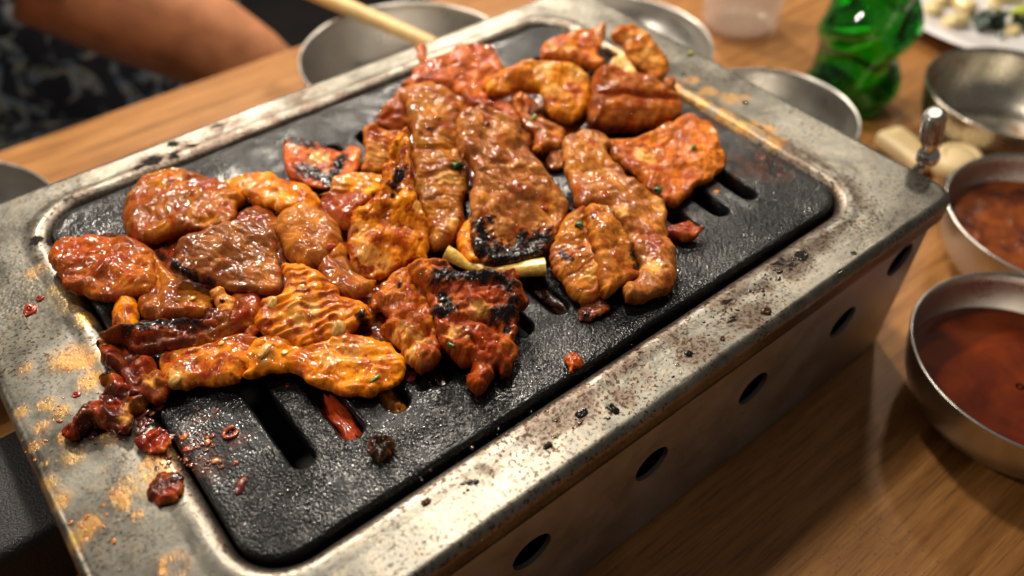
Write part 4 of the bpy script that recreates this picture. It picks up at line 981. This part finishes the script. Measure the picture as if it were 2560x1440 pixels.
# garlic shoot under the burnt tip
def shoot():
    P = px('B 1462,800 1530,835 1610,885 1720,915 1850,930 1960,925 2060,912 2168,902')
    zz = [0.010, 0.0085, 0.0065, 0.006, 0.006, 0.0065, 0.0065, 0.0065]
    path = catmull(np.array([at(a, b, ZP + z) for (a, b), z in zip(P[:, :2], zz)]), 4, False)
    rad = np.interp(np.linspace(0, 1, len(path)), [0, 0.12, 0.3, 0.6, 0.8, 1], [0.0040, 0.0036, 0.0026, 0.0028, 0.0040, 0.0047])
    c = path.mean(0); c[2] = ZP
    V, F = tube(path, rad, 16, 0.85)
    o = mesh('sprout_stem', shift(V, c), F, M_BIT, color=(0.82, 0.52, 0.10), sharp=50); o.location = c
    tag(o, 'yellowish white sprout stem lying under the burnt tip of the biggest slab', 'vegetable')
shoot()
# sauce and scraps fallen into the slots
def slot_scrap(lab, sp, sz, col, seed):
    q = px(sp)[0]
    p = at(q[0], q[1], ZP - 0.0068)
    V, F = lathe([(math.sin(a), -math.cos(a)) if 0 < i < 11 else (0, -math.cos(a)) for i, a in enumerate(np.linspace(0, math.pi, 12))], 28)
    k = 1 + 0.35*fbm(V[:, 0]*1.7 + seed, V[:, 1]*1.7 + V[:, 2], seed, 3)
    V = V*k[:, None]*np.array(sz)*0.5e-3
    o = mesh('slot_scrap', V, F, M_BIT, color=col); o.location = p
    tag(o, lab, 'sauce scrap', 'saucy scraps in the slots')
slot_scrap('red saucy scrap filling the second slot from the left', 'E 2440,740', (9.0, 34, 8), (0.55, 0.06, 0.008), 3)
slot_scrap('orange saucy scrap in the third slot, under the tongue-shaped piece', 'F 1070,880', (9.0, 20, 8), (0.66, 0.20, 0.012), 5)
slot_scrap('dark brown sauce pool in the slot below the sprout stem', 'M 230,700', (9.4, 40, 6), (0.05, 0.012, 0.008), 8)
slot_scrap('dark brown sauce pool in the slot between the tongue-shaped piece and the front clump', 'F 1400,700', (9.4, 26, 6), (0.05, 0.012, 0.008), 9)

# ------------------------------------------------------------------ bowls, bottle, cup, plate, scissors
def bowl(name, label, c, r, h, mat, fill=None, rb=0.62, n=96, curve=0.5, group='stainless steel bowls'):
    t = empty(name, (c[0], c[1], 0), label, 'bowl', group)
    pr = []
    for k in range(13):
        a = k/12
        pr.append((r*(rb + (1 - rb)*math.sin(a*math.pi/2)**(2*curve)), 0.004 + (h - 0.004)*(1 - math.cos(a*math.pi/2)**(1.0))))
    outer = [(0, 0.0012), (r*rb*0.7, 0.0012), (r*rb*0.78, 0.0), (r*rb*0.84, 0.0), (r*rb*0.90, 0.0018)] + pr
    rim = [(r + 0.0010, h + 0.0002), (r + 0.0013, h + 0.0011), (r + 0.0007, h + 0.0019), (r - 0.0002, h + 0.0018), (r - 0.0009, h + 0.0008)]
    inner = [(max(q[0] - 0.0011, 0.001), q[1] + 0.0007) for q in pr[::-1]][1:] + [(r*rb*0.85, 0.0034), (r*rb*0.4, 0.0026), (0, 0.0026)]
    V, F = lathe(outer + rim + inner, n)
    mesh('bowl_shell', V, F, mat, t, sharp=60)
    if fill:
        lvl, m, lum = fill
        rr = np.interp(lvl, [q[1] + 0.0007 for q in pr], [q[0] - 0.0011 for q in pr])
        rings = np.linspace(0, 1, 26)[1:]
        V, F = lathe([(0, lvl)] + [(rr*q, lvl) for q in rings[:-1]] + [(rr*0.985, lvl + 0.0004), (rr*1.004, lvl + 0.0012)], 80)
        V[:, 2] += lum*np.clip(fbm(V[:, 0]*90, V[:, 1]*90, 4, 4), -0.2, 1)*sstep(1.0, 0.85, np.hypot(V[:, 0], V[:, 1])/rr)
        mesh('sauce', V, F, m, t)
    return t
def mat_sauce(name, a, b, lumpy):
    t = NT(name); v = t.coord()
    n = t.noise(v, 55 if lumpy else 25, 5, 0.6, 0.5)
    c = t.mix(t.ramp(n, (0.38, 0.0), (0.62, 1.0)), a, b)
    t.set(Base_Color=c, Roughness=0.22 if lumpy else 0.06, Coat_Weight=0.4, Coat_Roughness=0.05, Normal=t.bump(t.noise(v, 160, 4), 0.5 if lumpy else 0.03, 0.002))
    return t.m
M_BROTH = mat_sauce('clear_red_sauce', (0.10, 0.012, 0.002), (0.20, 0.030, 0.003), False)
M_PASTE = mat_sauce('chunky_brown_sauce', (0.08, 0.014, 0.003), (0.27, 0.060, 0.006), True)
bowl('steel_bowl', 'wide shallow steel bowl behind the grill with a chopstick across it', (0.3260, 0.3790), 0.0800, 0.055, M_BOWL, curve=0.42)
bowl('steel_bowl', 'steel bowl half hidden behind the rear right corner of the grill', (0.4845, 0.3200), 0.0820, 0.035, M_BOWL)
bowl('steel_bowl', 'empty steel bowl between the grill and the green bottle', (0.4930, 0.1626), 0.0595, 0.045, M_BOWL)
bowl('steel_bowl', 'emptied steel bowl with brown sauce smears, right of the green bottle', (0.6550, 0.0695), 0.0625, 0.045, M_BOWLD)
bowl('steel_bowl', 'steel bowl of chunky brown paste at the right edge', (0.5406, -0.0197), 0.0640, 0.045, M_BOWL, (0.026, M_PASTE, 0.0008))
bowl('steel_bowl', 'steel bowl of thin dark red sauce nearest the camera', (0.4227, -0.0702), 0.0630, 0.045, M_BOWL, (0.0225, M_BROTH, 0.0))
bowl('steel_bowl', 'large steel bowl left of the grill showing only its rounded edge', (-0.0352, 0.3844), 0.1000, 0.045, M_BOWL)
for i, (sp, lab, sz) in enumerate((('I 2505,220', 'larger pale garlic bit floating in the thin red sauce', (3.6, 2.6, 1.4)), ('I 2455,145', 'smaller pale garlic bit floating in the thin red sauce', (2.6, 2.2, 1.2)),
        ('H 1885,1060', 'left white bubble at the edge of the thin red sauce', (3.4, 3.2, 2)), ('H 1985,1022', 'right white bubble at the edge of the thin red sauce', (3.4, 3.0, 2)))):
    lump('sauce_bubble' if 'bubble' in lab else 'garlic_bit', lab, sp, sz, (0.75, 0.66, 0.52), 'bubble' if 'bubble' in lab else 'garlic', seed=i)

def chopstick():
    a, b = np.array([0.385, 0.345, 0.0600]), None
    p1, p2 = at(1075, 108, 0.062), at(770, -25, 0.0655)
    d = p2 - p1
    q = [p1 - d*0.25, p1, p1 + d*0.5, p2, p2 + d*0.25]
    c = p1 + d*0.5
    V, F = tube([v - c for v in q], [0.0048, 0.0056, 0.0064, 0.0072, 0.0076], 10)
    o = mesh('chopstick', V, F, M_CHOP, sharp=40); o.location = c
    tag(o, 'pale wooden chopstick resting across the wide bowl behind the grill', 'chopstick')
chopstick()

def bottle():
    c = (0.6190, 0.1790)
    t = empty('green_bottle', (c[0], c[1], 0), 'green glass bottle with bulging twisted sides standing behind the empty bowl', 'bottle')
    def twist(r, z, a):
        if z < 0.004 or z > 0.165: return r, z
        f = sstep(0.004, 0.02, np.array(z))*sstep(0.165, 0.14, np.array(z))
        return r*(1 + float(f)*0.10*math.cos(3*(a - 42*z))), z
    prof = [(0, 0.003), (0.020, 0.003), (0.026, 0.0), (0.030, 0.0), (0.0325, 0.003)]
    for z in np.linspace(0.006, 0.15, 60):
        b = 0.0322 + 0.0034*math.cos(z*2*math.pi/0.052 - 2.2)
        prof.append((b*(1 - 0.25*float(sstep(0.11, 0.15, np.array(z)))), z))
    prof += [(0.022, 0.165), (0.0165, 0.18), (0.0140, 0.20), (0.0132, 0.235), (0.0145, 0.236), (0.0145, 0.243), (0.0132, 0.245)]
    inn = [(max(r - 0.0022, 0.004), max(z, 0.006)) for r, z in prof[::-1] if z > 0.004 and z < 0.244]
    V, F = lathe(prof + inn + [(0, 0.006)], 96, twist)
    mesh('bottle_glass', V, F, mat_glass('green_glass', (0.10, 0.80, 0.11), 0.04, 1.5), t)
    liq = [(0, 0.0068)] + [(r - 0.0034, z + 0.003) for r, z in prof if 0.0045 < z < 0.118] + [(0, 0.121)]
    V, F = lathe(liq, 72, twist)
    mesh('liquor', V, F, mat_glass('pale_liquor', (0.72, 0.95, 0.60), 0.0, 1.34), t)
bottle()
def cup():
    t = empty('glass_cup', (0.6420, 0.3120, 0), 'clear water cup behind the bowls, with refracted haze in its colour', 'cup')
    prof = [(0, 0.0), (0.030, 0.0), (0.0330, 0.002), (0.0345, 0.010), (0.0365, 0.045), (0.0385, 0.085), (0.0388, 0.0865), (0.0375, 0.0868), (0.0352, 0.045), (0.0325, 0.011), (0.030, 0.0075), (0, 0.0065)]
    V, F = lathe(prof, 72)
    mesh('cup_wall', V, F, mat_plain('refraction_tinted_glass', (0.86, 0.74, 0.66), 0.12, 0.03, 30, 0.02, Alpha=0.38), t, sharp=60)  # pinkish haze of the refracted table put into colour and alpha
cup()
def garnish_plate():
    c = (0.868, 0.170)
    t = empty('serving_plate', (c[0], c[1], 0), 'pale china plate with garlic and greens in the upper right corner', 'plate')
    prof = [(0, 0.002), (0.075, 0.002), (0.078, 0.0), (0.083, 0.0), (0.088, 0.004), (0.112, 0.0120), (0.128, 0.0165), (0.1295, 0.0175), (0.128, 0.0190), (0.110, 0.0150), (0.088, 0.0072), (0.080, 0.0056), (0, 0.0052)]
    V, F = lathe(prof, 110)
    mesh('plate_dish', V, F, M_CHINA, t, sharp=60)
garnish_plate()
bpy.context.view_layer.update(); DG = bpy.context.evaluated_depsgraph_get()
GW_ = (0.80, 0.63, 0.30)
for i, (sp, lab, sz, ang) in enumerate((('G 1900,85', 'leftmost garlic clove on the china plate', (24, 15, 12), 0.4), ('G 2120,75', 'garlic clove behind the dark green leaf on the china plate', (26, 18, 14), 1.2),
        ('G 2060,185', 'front garlic clove on the china plate', (28, 14, 12), 2.8), ('G 2330,85', 'garlic clove right of the dark green leaf', (16, 12, 10), 0.9),
        ('G 2470,225', 'flat garlic slice lying low on the right of the china plate', (22, 14, 5), 0.3), ('G 2430,10', 'long garlic clove at the top right of the china plate', (34, 12, 10), 2.6), ('G 1980,15', 'garlic clove at the top left of the china plate', (24, 15, 12), 0.1))):
    lump('garlic_clove', lab, sp, sz, GW_, 'garlic', 'garlic cloves on the china plate', seed=i*3 + 60, rough=0.2, ang=ang, n=24, sink=0.1)
lump('lime_wedge', 'yellow-green lime slice at the right of the china plate', 'G 2530,100', (30, 12, 8), (0.52, 0.60, 0.06), 'lime', seed=4, rough=0.1, n=24, sink=0.1)
def kale(sp, lab, sz, seed):
    p, nn = hit(sp)
    rs = np.random.RandomState(seed); parts = []
    for k in range(26):
        c = np.array([rs.normal(0, sz*0.33), rs.normal(0, sz*0.28), abs(rs.normal(0.35, 0.25))*sz*0.7])
        u = np.linspace(-1, 1, 6)
        A, B = np.meshgrid(u, u, indexing='ij'); A, B = A.ravel(), B.ravel()
        r = sz*rs.uniform(0.16, 0.28)
        Z = 0.45*r*np.sin(A*4 + rs.rand()*6)*np.cos(B*3.6 + rs.rand()*6)
        e = rs.normal(0, 0.7, 3)
        R = np.array(Matrix.Rotation(e[0], 3, 'X') @ Matrix.Rotation(e[1], 3, 'Y') @ Matrix.Rotation(e[2]*4, 3, 'Z'))
        V = np.c_[A*r, B*r*0.8, Z] @ R.T + c
        V[:, 2] = np.maximum(V[:, 2], 0.0)
        parts.append((V, [(i*6 + j, i*6 + j + 6, i*6 + j + 7, i*6 + j + 1) for i in range(5) for j in range(5)]))
    V, F = join(parts)
    o = mesh('leaf_garnish', V*1e-3, F, M_BIT, color=(0.018, 0.055, 0.028)); o.location = p
    tag(o, lab, 'leaf garnish')
kale('G 2290,200', 'dark green curly leaf garnish in front of the garlic cloves', 24, 3)
kale('G 2560,200', 'dark green leaf tip cut by the right picture edge', 16, 8)

def scissors():
    t = empty('kitchen_scissors', (0.59, 0.09, 0), 'cream handled kitchen scissors lying between the bowls behind the chrome knob', 'scissors')
    a, b = at(2218, 320, 0.014), at(2330, 405, 0.014)
    d = (b - a); L = np.linalg.norm(d); d /= L; s = np.cross([0, 0, 1], d)
    base = np.array([0.59, 0.09, 0])
    V, F = rbox(0, L, -0.0125, 0.0125, 0.002, 0.016, 0.005)
    Wd = a + V[:, :1]*d + V[:, 1:2]*s; Wd[:, 2] = V[:, 2]
    h = mesh('handle', shift(Wd, base), F, M_CREAM, t, sharp=60)
    for k in range(6):
        V, F = rbox(L*(0.22 + 0.09*k), L*(0.22 + 0.09*k) + 0.0018, -0.0075, 0.0075, 0.0155, 0.0168, 0.0005)
        Wd = a + V[:, :1]*d + V[:, 1:2]*s; Wd[:, 2] = V[:, 2]
        mesh('grip_rib', shift(Wd, base), F, M_CREAM, h)
    c = at(2392, 408, 0.022)
    V, F = lathe([(0, -0.0215), (0.009, -0.0215), (0.010, -0.0120), (0.0150, -0.0070), (0.0172, -0.002), (0.0172, 0.003), (0.0155, 0.0068), (0.0120, 0.0082), (0.0105, 0.0078), (0.0100, 0.0070), (0.0095, 0.0078), (0.0080, 0.0082), (0, 0.0085)], 40)
    V = V*np.array([1.1, 0.95, 1.0]) + c
    mesh('handle', shift(V, base), F, M_CREAM, t, sharp=60)
    p, q = at(2330, 405, 0.010), at(2290, 440, 0.010)
    V, F = tube([c + np.array([-0.018, -0.008, 0]), c + np.array([-0.03, -0.018, -0.002]), c + np.array([-0.06, -0.032, -0.005])], [0.006, 0.005, 0.002], 12, 0.5)
    mesh('blade', shift(V, base), F, M_CHROME, t, sharp=50)
scissors()

# ------------------------------------------------------------------ the person behind the table edge
def person():
    t = empty('person', (0.05, 0.72, -0.80), 'person in a dark floral dress seated beyond the table edge with a bare arm lowered', 'person')
    base = np.array([0.05, 0.72, -0.80])
    # bare arm: shoulder under the sleeve, elbow, forearm and hand in the lap
    Y0 = 0.635
    sh, e1 = at_y(90, -90, Y0 + 0.05), at_y(330, 20, Y0 + 0.015)
    e2, e3 = at_y(480, 85, Y0), at_y(620, 175, Y0 - 0.015)
    dn = (e3 - e2)/np.linalg.norm(e3 - e2)
    wr = e3 + dn*0.14 + np.array([0, 0.03, -0.03])
    path = catmull(np.array([sh, e1, e2, e3, e3 + dn*0.07 + np.array([0, 0.01, -0.01]), wr]), 6, False)
    q = np.linspace(0, 1, len(path))
    rad = np.interp(q, [0, 0.2, 0.4, 0.6, 0.8, 1.0], [0.052, 0.050, 0.047, 0.045, 0.036, 0.027])
    arm = tube(path, rad, 28)
    parts = [arm]
    hd = wr - path[-3]; hd /= np.linalg.norm(hd)
    sx = np.cross(hd, [0, 0, 1]); sx /= np.linalg.norm(sx)
    parts.append(tube([wr - hd*0.01, wr + hd*0.03, wr + hd*0.075, wr + hd*0.09], [0.026, 0.036, 0.040, 0.030], 18, 0.45))
    for k, (o, ln) in enumerate(((-0.028, 0.060), (-0.010, 0.075), (0.010, 0.072), (0.027, 0.055))):
        b0 = wr + hd*0.08 + sx*o
        parts.append(tube([b0, b0 + hd*ln*0.5 + np.array([0, 0, -0.004]), b0 + hd*ln*0.85 + np.array([0, 0, -0.014]), b0 + hd*ln + np.array([0, 0, -0.022])], [0.0095, 0.009, 0.008, 0.005], 10))
    b0 = wr + hd*0.02 - sx*0.032
    parts.append(tube([b0, b0 - sx*0.018 + hd*0.022, b0 - sx*0.024 + hd*0.045, b0 - sx*0.022 + hd*0.058], [0.012, 0.0105, 0.009, 0.006], 10))
    V, F = join(parts)
    mesh('body', shift(V, base), F, M_SKIN, t)
    # dress: torso and skirt over the lap
    def ell(cx, cy, z, rx, ry, n=48, k=0.0, sd=1):
        a = np.linspace(0, 2*math.pi, n, endpoint=False)
        w = 1 + k*perlin(np.cos(a)*2.2 + z*9, np.sin(a)*2.2 + z*5, sd)
        return np.c_[cx + rx*np.cos(a)*w, cy + ry*np.sin(a)*w, np.full(n, z)]
    rings = [ell(0.22, 0.93, z, rx, ry, k=0.06) for z, rx, ry in ((-0.36, 0.20, 0.14), (-0.28, 0.19, 0.135), (-0.15, 0.175, 0.12), (-0.02, 0.17, 0.11), (0.12, 0.185, 0.115), (0.24, 0.19, 0.11), (0.33, 0.13, 0.09), (0.37, 0.07, 0.06))]
    V, F = loft(rings, True)
    mesh('dress', shift(V, base), F, M_CLOTH, t)
    parts = []
    for xo in (0.10, 0.30):
        path = [(xo + 0.02, 0.95, -0.30), (xo, 0.80, -0.25), (xo - 0.01, 0.65, -0.235), (xo - 0.02, 0.52, -0.24), (xo - 0.02, 0.47, -0.33), (xo - 0.02, 0.47, -0.55), (xo - 0.01, 0.48, -0.76)]
        parts.append(tube(catmull(np.array(path), 6, False), np.interp(np.linspace(0, 1, 37), [0, 0.3, 0.6, 1], [0.105, 0.10, 0.085, 0.07]), 24))
    V, F = join(parts)
    V = V + 0.004*np.c_[fbm(V[:, 0]*18, V[:, 1]*18, 2, 2), fbm(V[:, 1]*18, V[:, 2]*18, 3, 2), fbm(V[:, 0]*18, V[:, 1]*12, 4, 2)]
    mesh('skirt', shift(V, base), F, M_CLOTH, t)
    a, b = at_y(-40, -150, Y0 + 0.06), at_y(75, -15, Y0 + 0.03)
    d = b - a
    path = [a - d*0.3, a, a + d*0.4, a + d*0.75, b]
    V, F = tube(path, [0.075, 0.080, 0.082, 0.085, 0.088], 36, 1.0, False)
    V = V + 0.003*np.c_[fbm(V[:, 0]*30, V[:, 1]*30, 2, 2), fbm(V[:, 1]*30, V[:, 2]*30, 3, 2), fbm(V[:, 0]*30, V[:, 2]*30, 4, 2)]
    mesh('sleeve', shift(V, base), F, M_CLOTH, t)
person()

# ------------------------------------------------------------------ fine oil spatter on table and rim
def spatter(name, label, centres, n, seed, size, z=None, wall=None, plate=False):
    rs = np.random.RandomState(seed)
    C = px(centres)
    parts = []
    base = lathe([(1, 0.0), (0.86, 0.28), (0.5, 0.45), (0, 0.5)], 7)
    for i in range(n):
        q = C[rs.randint(len(C))]
        a, b = rs.normal(0, 0.55, 2)*q[2]
        s = size*(0.35 + rs.rand()**3*1.5)
        if wall is not None:
            p = at_y(q[0] + a, q[1] + b, wall - 0.0001)
            if p[2] > H - 0.016 or p[2] < 0.004 or not 0.02 < p[0] < 0.40: continue
            V = base[0]*s; V = np.c_[V[:, 0], -V[:, 2], V[:, 1]]
        else:
            p = at(q[0] + a, q[1] + b, z)
            if plate and not (sd_rr(np.array([p[0]]), np.array([p[1]]), HX0, HX1, HY0, HY1, HR)[0] < -0.006): continue
            if plate and ((p[0] - 0.0820 + 0.0053) % 0.0212 < 0.0106 and (0.062 < p[1] < 0.132 or 0.170 < p[1] < 0.240)): continue
            if not plate and z > 0.05 and not (sd_rr(np.array([p[0]]), np.array([p[1]]), HX0, HX1, HY0, HY1, HR)[0] > 0.012 and 0.006 < p[0] < GL - 0.006 and 0.006 < p[1] < GW - 0.006): continue
            if z < 0.05 and -0.002 < p[0] < GL and -0.001 < p[1] < GW: continue
            V = base[0]*np.array([s, s, s])
        parts.append((V + p, base[1]))
    V, F = join(parts)
    o = mesh(name, V, F, M_WET if plate else M_MIST)
    return tag(o, label, 'oil spatter', kind='stuff')
M_MIST = NT('oil_mist')
M_MIST.set(Base_Color=(0.30, 0.22, 0.13), Roughness=M_MIST.ramp(M_MIST.noise(M_MIST.coord(), 300, 2), (0.3, 0.06), (0.7, 0.14)), Specular_IOR_Level=1.0, Alpha=0.35)
M_MIST = M_MIST.m
M_WET = NT('oil_on_iron')
M_WET.set(Base_Color=(0.016, 0.015, 0.014), Roughness=M_WET.ramp(M_WET.noise(M_WET.coord(), 300, 2), (0.3, 0.10), (0.7, 0.2)), Specular_IOR_Level=1.0, Coat_Weight=1.0, Coat_Roughness=0.1)
M_WET = M_WET.m
spatter('oil_spatter', 'fine oil droplets scattered on the table in front of the grill', 'I 1150,450,300 800,700,300 1440,750,140 1500,1100,200 1300,1350,300 1700,1350,300 600,1000,280', 900, 3, 0.00034, z=0.0001)
spatter('oil_spatter', 'fine oil droplets on the front face of the grill', 'I 650,330,160 450,450,180 700,260,120 200,600,180', 260, 5, 0.0005, wall=0.0036)
spatter('oil_spatter', 'fine grease droplets all over the steel rim', 'J 500,1100,300 900,1300,350 300,800,300 M 2200,200,240 2450,100,200 1900,700,300 1200,1200,350 K 1300,600,350 700,1000,350 G 900,900,300 1500,1200,260 300,450,200 A 200,600,300 800,250,300', 1100, 9, 0.00045, z=H + 0.0003)

def fat_beads(n, seed):
    t = NT('clear_fat')
    g = t.new('ShaderNodeBsdfGlossy'); g.inputs['Roughness'].default_value = 0.03; g.inputs['Color'].default_value = (1.0, 0.93, 0.8, 1)
    tr = t.new('ShaderNodeBsdfTransparent'); lw = t.new('ShaderNodeLayerWeight'); lw.inputs['Blend'].default_value = 0.25
    mx = t.new('ShaderNodeMixShader')
    t.put(mx.inputs[0], t.math('ADD', 0.10, t.math('MULTIPLY', lw.outputs['Fresnel'], 0.6), True))
    t.t.links.new(tr.outputs[0], mx.inputs[1]); t.t.links.new(g.outputs[0], mx.inputs[2])
    t.t.links.new(mx.outputs[0], t.n['Material Output'].inputs[0])
    rs = np.random.RandomState(seed)
    b = lathe([(1, -0.1), (0.95, 0.3), (0.75, 0.62), (0.4, 0.86), (0, 0.95)], 8)
    parts = []
    while len(parts) < n:
        q = (rs.uniform(100, 1830), rs.uniform(50, 1110))
        ok, p, nn, i, o, m = SC.ray_cast(DG, Vector(CAM), Vector(ray(*q)).normalized())
        if not ok or 'grill' not in str(o.get('category', '')) or o.name.startswith('grill'): n -= 0.35; continue
        z = np.array(nn); u = np.cross(z, [0.3, 0.9, 0.1]); u /= np.linalg.norm(u); v = np.cross(z, u)
        r = 0.00022 + 0.00045*rs.rand()**3
        V = b[0]*np.array([r*rs.uniform(0.8, 1.5), r, r*0.8])
        parts.append((np.array(p) + V[:, :1]*u + V[:, 1:2]*v + V[:, 2:]*z, b[1]))
    V, F = join(parts)
    tag(mesh('fat_droplets', V, F, t.m), 'tiny clear droplets of fat glistening all over the meat', 'fat droplets', kind='stuff')
fat_beads(3600, 4)

def crumbs(label, spec, n, seed, size, col, zz):
    rs = np.random.RandomState(seed); C = px(spec); parts = []
    b = lathe([(0, -0.6)] + [(math.sin(a), -math.cos(a)*0.6) for a in np.linspace(0, math.pi, 6)[1:-1]] + [(0, 0.6)], 6)
    for i in range(n):
        q = C[rs.randint(len(C))]; d = rs.normal(0, 0.5, 2)*q[2]
        p = at(q[0] + d[0], q[1] + d[1], zz)
        r = size*(0.3 + 1.2*rs.rand()**2)
        V = b[0]*rs.uniform(0.7, 1.35, (len(b[0]), 1))*np.array([r*rs.uniform(0.8, 1.9), r, r*0.75])
        a = rs.rand()*6.28
        V = np.c_[V[:, 0]*math.cos(a) - V[:, 1]*math.sin(a), V[:, 0]*math.sin(a) + V[:, 1]*math.cos(a), V[:, 2] + r*0.15]
        parts.append((V + p, b[1]))
    V, F = join(parts)
    tag(mesh('crumbs', V, F, M_BIT, color=col), label, 'crumbs', kind='stuff')
crumbs('fine dark red crumbs burnt onto the left end of the rim and plate', 'E 800,780,110 1000,760,80 1150,1000,70 1180,850,70 620,780,80 1050,700,60', 130, 3, 0.0010, (0.14, 0.022, 0.008), H)
crumbs('orange chili crumbs sprinkled on the left rim', 'E 560,270,160 640,440,100 450,650,100 260,900,90 780,1000,220 J 640,1080,120 900,900,160', 110, 5, 0.00055, (0.56, 0.17, 0.015), H)
crumbs('rust coloured crumbs on the front left of the plate', 'E 1400,850,160 1480,1000,130 1330,1020,80 1600,750,130', 70, 6, 0.0007, (0.24, 0.055, 0.018), ZP)
crumbs('black and brown burnt crumbs on the front rim', 'M 1930,420,90 1800,520,90 1490,740,70 1700,640,80 1300,900,160 1000,1100,200 K 1500,350,250 1250,520,200 900,750,250', 190, 7, 0.00055, (0.030, 0.014, 0.008), H)

spatter('oil_spatter', 'fine wet oil specks all over the black cast iron plate', 'E 1500,900,250 1800,1300,250 2200,1200,250 F 900,1100,300 1300,1000,300 1700,950,250 2100,700,250 M 1300,600,250 1600,300,250 900,900,250 D 2100,800,220 1900,300,150 A 1000,400,150 1500,150,150', 2600, 12, 0.00040, z=ZP + 0.0001, plate=True)
